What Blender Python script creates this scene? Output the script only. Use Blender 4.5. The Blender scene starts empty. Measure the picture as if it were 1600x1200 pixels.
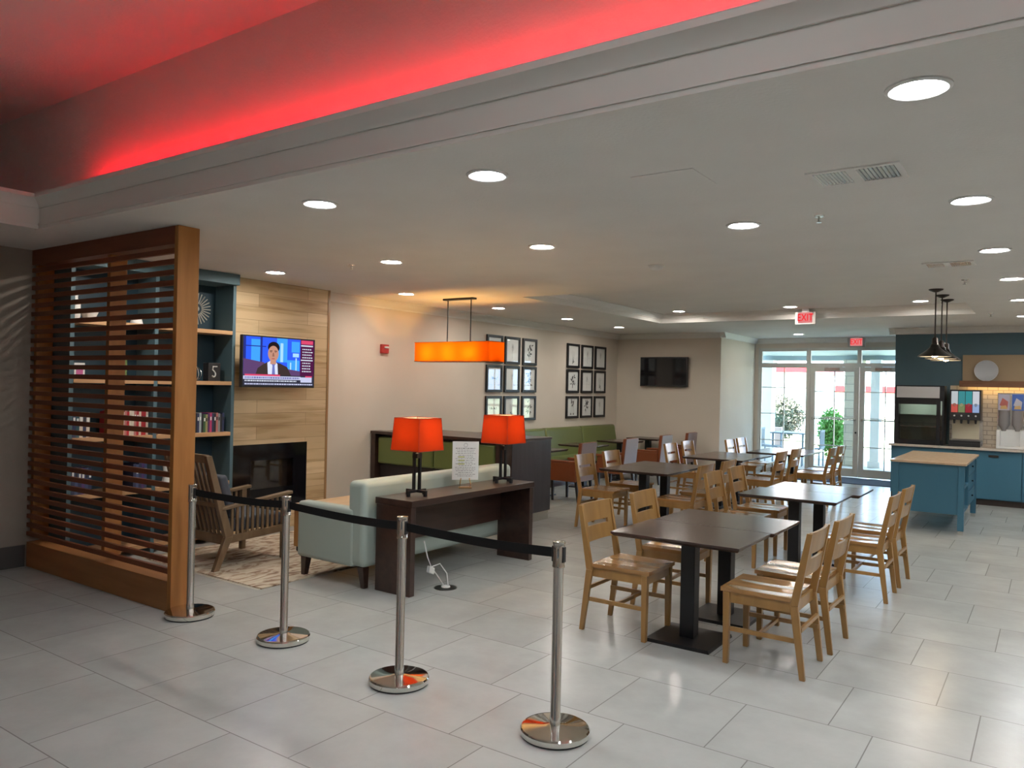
import bpy, bmesh, math, random
from mathutils import Vector, Matrix
random.seed(7)
C = bpy.context.scene.collection
S = bpy.context.scene
PI = math.pi
H = 1.78          # eye height
CE = 2.95         # main ceiling
TR = 3.10         # far tray ceiling
UC = 4.13         # high ceiling over the foreground

# ------------------------------------------------------------------ camera
cd = bpy.data.cameras.new('camera'); cam = bpy.data.objects.new('camera', cd); C.objects.link(cam)
cd.sensor_fit = 'HORIZONTAL'; cd.sensor_width = 36.0; cd.lens = 1213.9 / 1600 * 36.0
cd.clip_start = 0.05; cd.clip_end = 300
R = Matrix(((0.82048799, -0.01647566, 0.5714263), (0.57125429, -0.01419685, -0.82065034), (0.02163321, 0.99976347, -0.00223655)))
cam.matrix_world = Matrix.Translation((0, 0, H)) @ R.to_4x4()
S.camera = cam

# ------------------------------------------------------------------ world, sun, exposure
w = bpy.data.worlds.new('sky'); S.world = w; w.use_nodes = True
wn = w.node_tree; wn.nodes.clear()
wo = wn.nodes.new('ShaderNodeOutputWorld'); wb = wn.nodes.new('ShaderNodeBackground')
wb.inputs[0].default_value = (0.46, 0.70, 1.0, 1); wb.inputs[1].default_value = 9.0
wn.links.new(wb.outputs[0], wo.inputs[0])
sl = bpy.data.lights.new('sun', 'SUN'); sl.energy = 45.0; sl.angle = 0.01; sl.color = (1, 0.96, 0.9)
so = bpy.data.objects.new('sun', sl); C.objects.link(so)
so.rotation_euler = Vector((0.25, 0.62, -0.95)).to_track_quat('-Z', 'Y').to_euler()
so.location = (0, 0, 12)
vs = S.view_settings
vs.view_transform = 'Standard'; vs.look = 'None'; vs.exposure = 0.31; vs.gamma = 1.0; vs.use_curve_mapping = False
DL = 148.0         # downlight radiance
RED = 37.0        # red cove strip

# ------------------------------------------------------------------ materials
MATS = {}
def mat(name, col, rough=0.5, metal=0.0, spec=0.5, coat=0.0):
    if name in MATS: return MATS[name]
    m = bpy.data.materials.new(name); m.use_nodes = True
    b = m.node_tree.nodes['Principled BSDF']
    b.inputs['Base Color'].default_value = (*col, 1); b.inputs['Roughness'].default_value = rough
    b.inputs['Metallic'].default_value = metal; b.inputs['Specular IOR Level'].default_value = spec
    b.inputs['Coat Weight'].default_value = coat; b.inputs['Coat Roughness'].default_value = 0.15
    MATS[name] = m
    return m
def NT(m): return m.node_tree.nodes, m.node_tree.links, m.node_tree.nodes['Principled BSDF']
def coords(m, scale=(1, 1, 1), rot=(0, 0, 0)):
    n, l, b = NT(m)
    tc = n.new('ShaderNodeTexCoord'); mp = n.new('ShaderNodeMapping')
    mp.inputs['Scale'].default_value = scale; mp.inputs['Rotation'].default_value = rot
    l.new(tc.outputs['Object'], mp.inputs[0]); return mp
def bump(m, scale, strength, dist=0.01, detail=4):
    n, l, b = NT(m)
    t = n.new('ShaderNodeTexNoise'); t.inputs['Scale'].default_value = scale; t.inputs['Detail'].default_value = detail
    l.new(coords(m).outputs[0], t.inputs['Vector'])
    bp = n.new('ShaderNodeBump'); bp.inputs['Strength'].default_value = strength; bp.inputs['Distance'].default_value = dist
    l.new(t.outputs[0], bp.inputs['Height']); l.new(bp.outputs[0], b.inputs['Normal'])
def mottled(name, c1, c2, scale=3, rough=0.5, spec=0.5, bumps=None, detail=5, coat=0):
    m = mat(name, c1, rough, 0, spec, coat); n, l, b = NT(m)
    t = n.new('ShaderNodeTexNoise'); t.inputs['Scale'].default_value = scale; t.inputs['Detail'].default_value = detail
    l.new(coords(m).outputs[0], t.inputs['Vector'])
    r = n.new('ShaderNodeValToRGB'); r.color_ramp.elements[0].position = 0.35; r.color_ramp.elements[1].position = 0.68
    r.color_ramp.elements[0].color = (*c1, 1); r.color_ramp.elements[1].color = (*c2, 1)
    l.new(t.outputs[0], r.inputs[0]); l.new(r.outputs[0], b.inputs['Base Color'])
    if bumps: bump(m, *bumps)
    return m
def wood(name, c1, c2, axis='x', scale=9, rough=0.4, coat=0.0, stretch=14, spec=0.5):
    m = mat(name, c1, rough, 0, spec, coat); n, l, b = NT(m)
    sc = {'x': (1, stretch, stretch), 'y': (stretch, 1, stretch), 'z': (stretch, stretch, 1)}[axis]
    mp = coords(m, sc)
    t = n.new('ShaderNodeTexNoise'); t.inputs['Scale'].default_value = scale / 6; t.inputs['Detail'].default_value = 6; t.inputs['Distortion'].default_value = 0.6
    l.new(mp.outputs[0], t.inputs['Vector'])
    r = n.new('ShaderNodeValToRGB'); r.color_ramp.elements[0].position = 0.3; r.color_ramp.elements[1].position = 0.7
    r.color_ramp.elements[0].color = (*c1, 1); r.color_ramp.elements[1].color = (*c2, 1)
    l.new(t.outputs[0], r.inputs[0]); l.new(r.outputs[0], b.inputs['Base Color'])
    return m
def emis(name, col, strength):
    if name in MATS: return MATS[name]
    m = bpy.data.materials.new(name); m.use_nodes = True; n = m.node_tree.nodes; l = m.node_tree.links
    n.clear(); o = n.new('ShaderNodeOutputMaterial'); e = n.new('ShaderNodeEmission')
    e.inputs[0].default_value = (*col, 1); e.inputs[1].default_value = strength
    l.new(e.outputs[0], o.inputs[0]); MATS[name] = m; return m
def glass(name, tint=(1, 1, 1), refl=1.0):
    m = bpy.data.materials.new(name); m.use_nodes = True; n = m.node_tree.nodes; l = m.node_tree.links
    n.clear(); o = n.new('ShaderNodeOutputMaterial'); t = n.new('ShaderNodeBsdfTransparent'); g = n.new('ShaderNodeBsdfGlossy')
    g.inputs['Roughness'].default_value = 0.02; t.inputs[0].default_value = (*tint, 1)
    mx = n.new('ShaderNodeMixShader'); ge = n.new('ShaderNodeNewGeometry'); dt = n.new('ShaderNodeVectorMath'); dt.operation = 'DOT_PRODUCT'
    l.new(ge.outputs['Normal'], dt.inputs[0]); l.new(ge.outputs['Incoming'], dt.inputs[1])
    def K(op, a, v=None):
        x = n.new('ShaderNodeMath'); x.operation = op; l.new(a, x.inputs[0])
        if v is not None: x.inputs[1].default_value = v
        return x
    ab = K('ABSOLUTE', dt.outputs['Value']); om = n.new('ShaderNodeMath'); om.operation = 'SUBTRACT'; om.inputs[0].default_value = 1; l.new(ab.outputs[0], om.inputs[1])
    pw = K('POWER', om.outputs[0], 5.0); ml = K('MULTIPLY', pw.outputs[0], .96); ad = K('ADD', ml.outputs[0], .04); mm = K('MULTIPLY', ad.outputs[0], refl); mm.use_clamp = True
    l.new(mm.outputs[0], mx.inputs[0]); l.new(t.outputs[0], mx.inputs[1]); l.new(g.outputs[0], mx.inputs[2]); l.new(mx.outputs[0], o.inputs[0])
    MATS[name] = m; return m
def shade_mat(name, col, dcol):
    m = bpy.data.materials.new(name); m.use_nodes = True; n = m.node_tree.nodes; l = m.node_tree.links
    n.clear(); o = n.new('ShaderNodeOutputMaterial'); t = n.new('ShaderNodeBsdfTranslucent'); d = n.new('ShaderNodeBsdfDiffuse')
    t.inputs[0].default_value = (*col, 1); d.inputs[0].default_value = (*dcol, 1)
    wv = n.new('ShaderNodeTexWave'); wv.inputs['Scale'].default_value = 60; tc = n.new('ShaderNodeTexCoord'); l.new(tc.outputs['Object'], wv.inputs[0])
    bp = n.new('ShaderNodeBump'); bp.inputs['Strength'].default_value = 0.1; l.new(wv.outputs[1], bp.inputs['Height']); l.new(bp.outputs[0], d.inputs['Normal'])
    mx = n.new('ShaderNodeMixShader'); mx.inputs[0].default_value = 0.45
    l.new(t.outputs[0], mx.inputs[1]); l.new(d.outputs[0], mx.inputs[2]); l.new(mx.outputs[0], o.inputs[0])
    MATS[name] = m; return m

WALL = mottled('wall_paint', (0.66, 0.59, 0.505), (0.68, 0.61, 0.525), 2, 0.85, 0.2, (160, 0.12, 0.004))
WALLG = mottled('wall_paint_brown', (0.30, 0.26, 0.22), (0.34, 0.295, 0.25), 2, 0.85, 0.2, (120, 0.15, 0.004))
CEILM = mottled('ceiling_paint', (0.76, 0.745, 0.71), (0.79, 0.775, 0.74), 2, 0.9, 0.15, (55, 0.35, 0.006))
TRIM = mat('trim_paint', (0.76, 0.74, 0.70), 0.5)
BASEB = mat('baseboard_dark', (0.07, 0.066, 0.064), 0.5)
BLUE = mottled('blue_paint', (0.08, 0.145, 0.175), (0.088, 0.155, 0.187), 2, 0.55, 0.4)
BLUEC = mat('blue_cabinet', (0.045, 0.155, 0.235), 0.42)
NAVY = mat('deep_teal', (0.012, 0.042, 0.065), 0.5)
OAK = wood('oak_chair', (0.29, 0.15, 0.042), (0.38, 0.205, 0.063), 'z', 9, 0.33, 0.35, 8)
OAKS = wood('oak_seat', (0.34, 0.165, 0.055), (0.43, 0.23, 0.085), 'x', 9, 0.22, 0.5, 8)
CEDAR = wood('cedar_screen', (0.33, 0.125, 0.025), (0.45, 0.19, 0.045), 'z', 8, 0.5, 0, 9)
CEDARX = wood('cedar_slats', (0.15, 0.038, 0.012), (0.21, 0.062, 0.02), 'x', 8, 0.5, 0, 9)
DARKW = wood('espresso_wood', (0.026, 0.012, 0.009), (0.05, 0.023, 0.016), 'y', 9, 0.32, 0.3, 10)
DARKT = wood('table_wood', (0.045, 0.025, 0.02), (0.07, 0.042, 0.033), 'x', 9, 0.2, 0.0, 9)
BLK = mat('black_metal', (0.007, 0.007, 0.009), 0.38)
BLKG = mat('black_gloss', (0.006, 0.006, 0.008), 0.08)
BLKP = mat('black_plastic', (0.02, 0.02, 0.022), 0.4)
CHROME = mat('polished_steel', (0.72, 0.70, 0.66), 0.07, 1.0)
STEEL = mat('brushed_steel', (0.72, 0.71, 0.68), 0.24, 1.0)
BELT = mat('black_webbing', (0.008, 0.008, 0.009), 0.85)
GREEN = mat('green_vinyl', (0.135, 0.165, 0.048), 0.38)
AQUA = mat('aqua_leather', (0.37, 0.44, 0.40), 0.42)
ORANGEV = mat('rust_vinyl', (0.22, 0.062, 0.022), 0.4)
SHEENV = mat('rust_vinyl_sheen', (0.26, 0.19, 0.19), 0.33)  # window sheen on the rust chair backs, put into the colour
LAMINATE = wood('grey_laminate', (0.055, 0.052, 0.06), (0.075, 0.07, 0.08), 'z', 9, 0.3, 0, 10)
WHITE = mat('white_plastic', (0.75, 0.75, 0.73), 0.4)
PAPER = mat('white_paper', (0.78, 0.80, 0.78), 0.6)
INK = mat('black_ink', (0.03, 0.03, 0.035), 0.7)
INKG = mat('grey_ink', (0.22, 0.23, 0.23), 0.7)
LIGHTW = wood('light_oak', (0.52, 0.33, 0.17), (0.62, 0.42, 0.24), 'y', 9, 0.45, 0, 8)
SHELFW = wood('shelf_wood', (0.48, 0.27, 0.13), (0.58, 0.35, 0.18), 'y', 9, 0.45, 0, 8)
ARMW = wood('armchair_wood', (0.15, 0.095, 0.05), (0.21, 0.14, 0.08), 'z', 9, 0.4, 0.2, 8)
CUSH = mat('slate_cushion', (0.07, 0.08, 0.10), 0.85)
QUARTZ = mottled('quartz_top', (0.50, 0.45, 0.39), (0.58, 0.53, 0.46), 30, 0.2, 0.5)
BUTCHER = mottled('island_top', (0.50, 0.36, 0.24), (0.56, 0.42, 0.29), 14, 0.22, 0.5)
TAN = mat('tan_panel', (0.40, 0.29, 0.17), 0.6)
BROWNW = mat('brown_ledge', (0.20, 0.085, 0.035), 0.5)
LENS = emis('light_lens', (1.0, 0.93, 0.84), DL)
LENSW = emis('light_lens_cool', (0.93, 0.97, 1.0), DL * 1.05)
GLASS = glass('window_glass')
GLASST = glass('added_window_glass', (.085, .09, .09))  # tint dims the daylight from the added windows behind the viewer
GLASSD = glass('fridge_glass', (0.75, 0.78, 0.76), 1.2)
WARMB = emis('warm_bulb', (1.0, 0.55, 0.15), 190.0)
PBULB = emis('pendant_bulb', (1.0, 0.72, 0.42), 30.0)
SHADE_O = shade_mat('orange_red_shade', (0.50, 0.045, 0.007), (0.50, 0.06, 0.02))
SHADE_P = shade_mat('orange_shade', (0.45, 0.085, 0.002), (0.5, 0.10, 0.006))
REDM = mat('red_plastic', (0.42, 0.02, 0.015), 0.4)
DVINYL = mat('dark_leg', (0.015, 0.012, 0.012), 0.4)
WHITEP = mat('white_door_paint', (0.62, 0.62, 0.58), 0.4)

# floor tiles: 0.66 m squares, each row shifted by a third
FLOOR = mat('floor_tile', (0.4, 0.4, 0.38), 0.2, 0, 0.5)
def floor_nodes():
    n, l, b = NT(FLOOR)
    geo = n.new('ShaderNodeNewGeometry'); sp = n.new('ShaderNodeSeparateXYZ'); l.new(geo.outputs['Position'], sp.inputs[0])
    def M(op, a, b_=None, c=None):
        x = n.new('ShaderNodeMath'); x.operation = op
        for i, v in enumerate((a, b_, c)):
            if v is None: continue
            if isinstance(v, (int, float)): x.inputs[i].default_value = v
            else: l.new(v, x.inputs[i])
        return x.outputs[0]
    P = 0.659
    v = M('DIVIDE', M('SUBTRACT', sp.outputs[1], 1.77), P); row = M('FLOOR', v); fv = M('SUBTRACT', v, row)
    u = M('DIVIDE', M('ADD', M('ADD', sp.outputs[0], 0.08), M('MULTIPLY', row, -0.4393)), P)
    col = M('FLOOR', u); fu = M('SUBTRACT', u, col)
    g = 0.0045
    e = M('MINIMUM', M('MINIMUM', fv, M('SUBTRACT', 1.0, fv)), M('MINIMUM', fu, M('SUBTRACT', 1.0, fu)))
    grout = M('LESS_THAN', e, g)
    cmb = n.new('ShaderNodeCombineXYZ'); l.new(row, cmb.inputs[0]); l.new(col, cmb.inputs[1])
    wn_ = n.new('ShaderNodeTexWhiteNoise'); l.new(cmb.outputs[0], wn_.inputs[0])
    ns = n.new('ShaderNodeTexNoise'); ns.inputs['Scale'].default_value = 1.6; ns.inputs['Detail'].default_value = 8; ns.inputs['Roughness'].default_value = 0.65
    off = n.new('ShaderNodeVectorMath'); off.operation = 'ADD'; l.new(geo.outputs['Position'], off.inputs[0])
    sc = n.new('ShaderNodeVectorMath'); sc.operation = 'SCALE'; sc.inputs[3].default_value = 9.0; l.new(wn_.outputs[1], sc.inputs[0]); l.new(sc.outputs[0], off.inputs[1])
    l.new(off.outputs[0], ns.inputs['Vector'])
    r = n.new('ShaderNodeValToRGB'); r.color_ramp.elements[0].position = 0.3; r.color_ramp.elements[1].position = 0.72
    r.color_ramp.elements[0].color = (0.395, 0.40, 0.38, 1); r.color_ramp.elements[1].color = (0.49, 0.495, 0.475, 1)
    l.new(ns.outputs[0], r.inputs[0])
    mx = n.new('ShaderNodeMix'); mx.data_type = 'RGBA'; l.new(grout, mx.inputs[0]); l.new(r.outputs[0], mx.inputs[6]); mx.inputs[7].default_value = (0.24, 0.235, 0.22, 1)
    l.new(mx.outputs[2], b.inputs['Base Color'])
    rr = M('ADD', M('MULTIPLY', ns.outputs[0], 0.14), 0.17); l.new(rr, b.inputs['Roughness'])
    bp = n.new('ShaderNodeBump'); bp.inputs['Strength'].default_value = 0.5; bp.inputs['Distance'].default_value = 0.003
    l.new(M('SUBTRACT', 1.0, grout), bp.inputs['Height']); l.new(bp.outputs[0], b.inputs['Normal'])
floor_nodes()

# brick-patterned materials (planks, subway tile, stone)
def brick(name, c1, c2, mortar, bw, rh, msize, axes, rough=0.5, offset=0.5, noise=None):
    m = mat(name, c1, rough); n, l, b = NT(m)
    geo = n.new('ShaderNodeNewGeometry'); sp = n.new('ShaderNodeSeparateXYZ'); l.new(geo.outputs['Position'], sp.inputs[0])
    cb = n.new('ShaderNodeCombineXYZ'); l.new(sp.outputs[axes[0]], cb.inputs[0]); l.new(sp.outputs[axes[1]], cb.inputs[1])
    t = n.new('ShaderNodeTexBrick'); t.offset = offset; t.inputs['Scale'].default_value = 1
    t.inputs['Color1'].default_value = (*c1, 1); t.inputs['Color2'].default_value = (*c2, 1); t.inputs['Mortar'].default_value = (*mortar, 1)
    t.inputs['Mortar Size'].default_value = msize; t.inputs['Brick Width'].default_value = bw; t.inputs['Row Height'].default_value = rh
    t.inputs['Mortar Smooth'].default_value = 0.1; t.inputs['Bias'].default_value = 0.0
    l.new(cb.outputs[0], t.inputs['Vector']); src = t.outputs[0]
    if noise:
        mp = n.new('ShaderNodeMapping'); mp.inputs['Scale'].default_value = noise; l.new(geo.outputs['Position'], mp.inputs[0])
        ns = n.new('ShaderNodeTexNoise'); ns.inputs['Scale'].default_value = 1; ns.inputs['Detail'].default_value = 7; ns.inputs['Distortion'].default_value = 0.25; l.new(mp.outputs[0], ns.inputs['Vector'])
        rp = n.new('ShaderNodeValToRGB'); rp.color_ramp.elements[0].position = 0.32; rp.color_ramp.elements[0].color = (0.72, 0.65, 0.56, 1); rp.color_ramp.elements[1].position = 0.5; rp.color_ramp.elements[1].color = (1, 1, 1, 1)
        l.new(ns.outputs[0], rp.inputs[0])
        mx = n.new('ShaderNodeMix'); mx.data_type = 'RGBA'; mx.blend_type = 'MULTIPLY'; mx.inputs[0].default_value = 1.0
        l.new(src, mx.inputs[6]); l.new(rp.outputs[0], mx.inputs[7]); src = mx.outputs[2]
    l.new(src, b.inputs['Base Color']); return m
PLANK = brick('oak_planks', (0.56, 0.40, 0.22), (0.74, 0.57, 0.35), (0.42, 0.29, 0.16), 1.15, 0.155, 0.003, (1, 2), 0.5, 0.37, (1.0, 1.0, 14))
TILEB = brick('subway_tile', (0.62, 0.58, 0.50), (0.68, 0.64, 0.56), (0.40, 0.37, 0.32), 0.15, 0.075, 0.006, (0, 2), 0.15)
STONE = brick('limestone_blocks', (0.55, 0.48, 0.36), (0.66, 0.60, 0.47), (0.40, 0.36, 0.29), 0.4, 0.2, 0.01, (0, 2), 0.8)
RUGM = mat('rug_pile', (0.4, 0.32, 0.24), 0.95)
def rug_nodes():
    n, l, b = NT(RUGM); mp = coords(RUGM, (3.2, 1.3, 1))
    t = n.new('ShaderNodeTexNoise'); t.inputs['Scale'].default_value = 2.3; t.inputs['Detail'].default_value = 9; t.inputs['Distortion'].default_value = 2.2; l.new(mp.outputs[0], t.inputs['Vector'])
    r = n.new('ShaderNodeValToRGB'); cr = r.color_ramp
    cr.elements[0].position = 0.3; cr.elements[0].color = (0.13, 0.065, 0.04, 1); cr.elements[1].position = 0.60; cr.elements[1].color = (0.62, 0.54, 0.42, 1)
    e = cr.elements.new(0.45); e.color = (0.40, 0.29, 0.20, 1); e = cr.elements.new(0.50); e.color = (0.54, 0.46, 0.35, 1)
    l.new(t.outputs[0], r.inputs[0]); l.new(r.outputs[0], b.inputs['Base Color']); bump(RUGM, 180, 0.6, 0.01)
rug_nodes()

# ------------------------------------------------------------------ mesh builder
class MB:
    def __init__(s): s.bm = bmesh.new(); s.mi = 0
    def face(s, vs):
        try: f = s.bm.faces.new(vs); f.material_index = s.mi; return f
        except ValueError: return None
    def hexa(s, p):                                    # 8 points: bottom ring 0-3, top ring 4-7
        v = [s.bm.verts.new(q) for q in p]
        for q in ((3, 2, 1, 0), (4, 5, 6, 7), (0, 1, 5, 4), (1, 2, 6, 5), (2, 3, 7, 6), (3, 0, 4, 7)): s.face([v[i] for i in q])
        return s
    def box(s, x0, x1, y0, y1, z0, z1):
        return s.hexa([(x0, y0, z0), (x1, y0, z0), (x1, y1, z0), (x0, y1, z0), (x0, y0, z1), (x1, y0, z1), (x1, y1, z1), (x0, y1, z1)])
    def bar(s, a, b, wx, wy):                          # square bar between two points (section in x and y)
        a = Vector(a); b = Vector(b)
        return s.hexa([(a.x - wx, a.y - wy, a.z), (a.x + wx, a.y - wy, a.z), (a.x + wx, a.y + wy, a.z), (a.x - wx, a.y + wy, a.z),
                       (b.x - wx, b.y - wy, b.z), (b.x + wx, b.y - wy, b.z), (b.x + wx, b.y + wy, b.z), (b.x - wx, b.y + wy, b.z)])
    def prism(s, poly, axis, a, b):                    # poly in the other two axes
        def P(u, v, t): return {'x': (t, u, v), 'y': (u, t, v), 'z': (u, v, t)}[axis]
        A = [s.bm.verts.new(P(u, v, a)) for u, v in poly]; B = [s.bm.verts.new(P(u, v, b)) for u, v in poly]
        s.face(A[::-1]); s.face(B); n = len(poly)
        for i in range(n): s.face([A[i], A[(i + 1) % n], B[(i + 1) % n], B[i]])
        return s
    def lathe(s, prof, c=(0, 0, 0), n=28, axis='z', cap=True):
        rings = []
        for r, z in prof:
            ring = []
            for i in range(n):
                a = 2 * PI * i / n; u, v = r * math.cos(a), r * math.sin(a)
                p = {'z': (u, v, z), 'x': (z, u, v), 'y': (u, z, v)}[axis]
                ring.append(s.bm.verts.new((p[0] + c[0], p[1] + c[1], p[2] + c[2])))
            rings.append(ring)
        for A, B in zip(rings, rings[1:]):
            for i in range(n): s.face([A[i], A[(i + 1) % n], B[(i + 1) % n], B[i]])
        if cap: s.face(rings[0][::-1]); s.face(rings[-1])
        return s
    def tube(s, pts, r, n=8):
        pts = [Vector(p) for p in pts]; rings = []
        for k, p in enumerate(pts):
            d = (pts[min(k + 1, len(pts) - 1)] - pts[max(k - 1, 0)]).normalized()
            up = Vector((0, 0, 1)) if abs(d.z) < 0.9 else Vector((1, 0, 0))
            a = d.cross(up).normalized(); b = a.cross(d)
            rings.append([s.bm.verts.new(p + (a * math.cos(t) + b * math.sin(t)) * r) for t in [2 * PI * i / n for i in range(n)]])
        for A, B in zip(rings, rings[1:]):
            for i in range(n): s.face([A[i], A[(i + 1) % n], B[(i + 1) % n], B[i]])
        s.face(rings[0][::-1]); s.face(rings[-1]); return s
    def poly(s, pts):
        s.face([s.bm.verts.new(p) for p in pts]); return s
    def grid(s, fn, nu, nv):                           # fn(u,v) in 0..1
        g = [[s.bm.verts.new(fn(i / nu, j / nv)) for j in range(nv + 1)] for i in range(nu + 1)]
        for i in range(nu):
            for j in range(nv): s.face([g[i][j], g[i + 1][j], g[i + 1][j + 1], g[i][j + 1]])
        return g
    def slab(s, top, bot, nu, nv):
        a = s.grid(top, nu, nv); b = s.grid(bot, nu, nv)
        for i in range(nu):
            s.face([a[i][0], a[i + 1][0], b[i + 1][0], b[i][0]]); s.face([a[i][nv], a[i + 1][nv], b[i + 1][nv], b[i][nv]])
        for j in range(nv):
            s.face([a[0][j], a[0][j + 1], b[0][j + 1], b[0][j]]); s.face([a[nu][j], a[nu][j + 1], b[nu][j + 1], b[nu][j]])
        return s

def obj(name, mb, m, parent=None, bev=0.0, seg=2, loc=None, rotz=0, flip=True):
    bm = mb.bm
    if flip: bmesh.ops.recalc_face_normals(bm, faces=bm.faces[:])
    me = bpy.data.meshes.new(name); bm.to_mesh(me); bm.free()
    for x in (m if isinstance(m, (list, tuple)) else [m]): me.materials.append(x)
    me.polygons.foreach_set('use_smooth', [True] * len(me.polygons)); me.set_sharp_from_angle(angle=math.radians(38))
    o = bpy.data.objects.new(name, me); C.objects.link(o)
    if parent: o.parent = parent
    if loc: o.location = loc
    if rotz: o.rotation_euler = (0, 0, rotz)
    if bev:
        b = o.modifiers.new('bevel', 'BEVEL'); b.width = bev; b.segments = seg; b.limit_method = 'ANGLE'; b.angle_limit = math.radians(40); b.harden_normals = False
    return o
def thing(name, label, cat, loc=(0, 0, 0), rotz=0, group=None):
    o = bpy.data.objects.new(name, None); C.objects.link(o); o.empty_display_size = 0.1
    o.location = loc; o.rotation_euler = (0, 0, rotz); o['label'] = label; o['category'] = cat
    if group: o['group'] = group
    return o
def tag(o, label, cat, group=None, kind=None):
    o['label'] = label; o['category'] = cat
    if group: o['group'] = group
    if kind: o['kind'] = kind
    return o
def struct(name, mb, m, parent=None, label=None, bev=0):
    o = obj(name, mb, m, parent, bev)
    if not parent: o['kind'] = 'structure'
    if label: o['label'] = label
    return o
def dup(root, loc, rotz=0.0, label=None, group=None):
    r = root.copy(); C.objects.link(r); r.location = loc; r.rotation_euler = (0, 0, rotz)
    if label: r['label'] = label
    if group: r['group'] = group
    for ch in list(root.children):
        c = ch.copy(); C.objects.link(c); c.parent = r
        for g in ch.children:
            d = g.copy(); C.objects.link(d); d.parent = c
    return r
ORD = ['first', 'second', 'third', 'fourth', 'fifth', 'sixth', 'seventh', 'eighth', 'ninth', 'tenth', 'eleventh', 'twelfth', 'thirteenth', 'fourteenth', 'fifteenth', 'sixteenth', 'seventeenth', 'eighteenth', 'nineteenth', 'twentieth']

def arrow_text(body, size, m, name, parent, matrix, extrude=0.001, bold=0.0):
    cu = bpy.data.curves.new(name, 'FONT'); cu.body = body; cu.size = size; cu.extrude = extrude; cu.offset = bold
    cu.align_x = 'CENTER'; cu.align_y = 'CENTER'
    t = bpy.data.objects.new('tmp', cu); C.objects.link(t)
    dg = bpy.context.evaluated_depsgraph_get(); me = bpy.data.meshes.new_from_object(t.evaluated_get(dg))
    bpy.data.objects.remove(t); me.materials.clear(); me.materials.append(m); me.transform(matrix)
    o = bpy.data.objects.new(name, me); C.objects.link(o); o.parent = parent
    return o

# ------------------------------------------------------------------ setting: floor, walls, ceilings
LX, RX, BY, FY, WY = -7.85, 3.5, -4.0, 15.3, 17.5        # left wall, right wall, behind the camera, far wall, glazed wall
struct('floor', MB().box(LX - .1, RX + .1, BY - .1, WY + .1, -0.1, 0), FLOOR)
struct('wall_left', MB().box(LX - .1, LX, 3.6, FY, 0, CE), WALL)
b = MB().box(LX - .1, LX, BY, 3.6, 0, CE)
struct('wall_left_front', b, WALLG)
struct('wall_right', MB().box(RX, RX + .1, BY, FY, 0, UC), WALL)
b = MB().box(LX - .1, RX + .1, BY - .1, BY, 2.5, UC).box(LX - .1, -1.9, BY - .1, BY, 0, 2.5).box(RX - .7, RX + .1, BY - .1, BY, 0, 2.5)
for xa in (-1.8, .4): b.box(xa - .1, xa + .1, BY - .1, BY, 0, 2.5)
b.box(-8.75, LX - .1, BY - .1, BY, CE, UC)
struct('wall_back', b, WALL)
for i_, (xa, xb) in enumerate(((-1.7, .3), (.5, 2.8))):  # added unseen windows that give the foreground daylight
    b = MB()
    for u0, u1 in ((xa, xa + .06), (xb - .06, xb), ((xa + xb) / 2 - .03, (xa + xb) / 2 + .03)): b.box(u0, u1, BY - .08, BY - .02, 0, 2.5)
    b.box(xa, xb, BY - .08, BY - .02, 0, .08).box(xa, xb, BY - .08, BY - .02, 2.42, 2.5)
    r_ = struct('window_%d' % (5 + i_), b, TRIM); obj('pane', MB().box(xa + .06, xb - .06, BY - .055, BY - .05, .08, 2.42), GLASST, r_)
struct('wall_far', MB().box(LX - .1, -5.52, FY, FY + .1, 0, CE), WALL)
struct('wall_alcove', MB().box(-5.62, -5.52, FY + .1, WY, 0, CE), WALL)
struct('wall_kitchen', MB().box(-2.32, RX + .1, FY, FY + .12, 0, CE).box(-2.32, -2.2, FY + .12, WY, 0, CE), BLUE)
b = MB()                                             # glazed wall: header, bottom curb and the bit beyond the doors
b.box(-5.52, -2.32, WY, WY + .12, 2.72, CE).box(-5.52, -5.42, WY, WY + .12, 0, 2.72)
struct('wall_glazed', b, WALL)
# ceilings (z 2.95) around the far tray
WXU_ = -8.6
T0, T1, TY0, TY1 = -5.75, -0.92, 8.45, 12.85
b = MB()
b.box(LX - .1, T0, 2.95, WY + .1, CE, CE + .05).box(T1, RX + .1, 2.95, WY + .1, CE, CE + .05)
b.box(T0, T1, 2.95, TY0, CE, CE + .05).box(T0, T1, TY1, WY + .1, CE, CE + .05)
b.box(WXU_ - .1, -6.66, BY - .1, 2.95, CE, CE + .05)
struct('ceiling', b, CEILM)
struct('ceiling_tray', MB().box(T0 - .1, T1 + .1, TY0 - .1, TY1 + .1, TR, TR + .05), CEILM)
b = MB()
b.box(T0 - .05, T0, TY0 - .05, TY1 + .05, CE + .05, TR).box(T1, T1 + .05, TY0 - .05, TY1 + .05, CE + .05, TR)
b.box(T0, T1, TY0 - .05, TY0, CE + .05, TR).box(T0, T1, TY1, TY1 + .05, CE + .05, TR)
struct('trim_1', b, TRIM)
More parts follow.
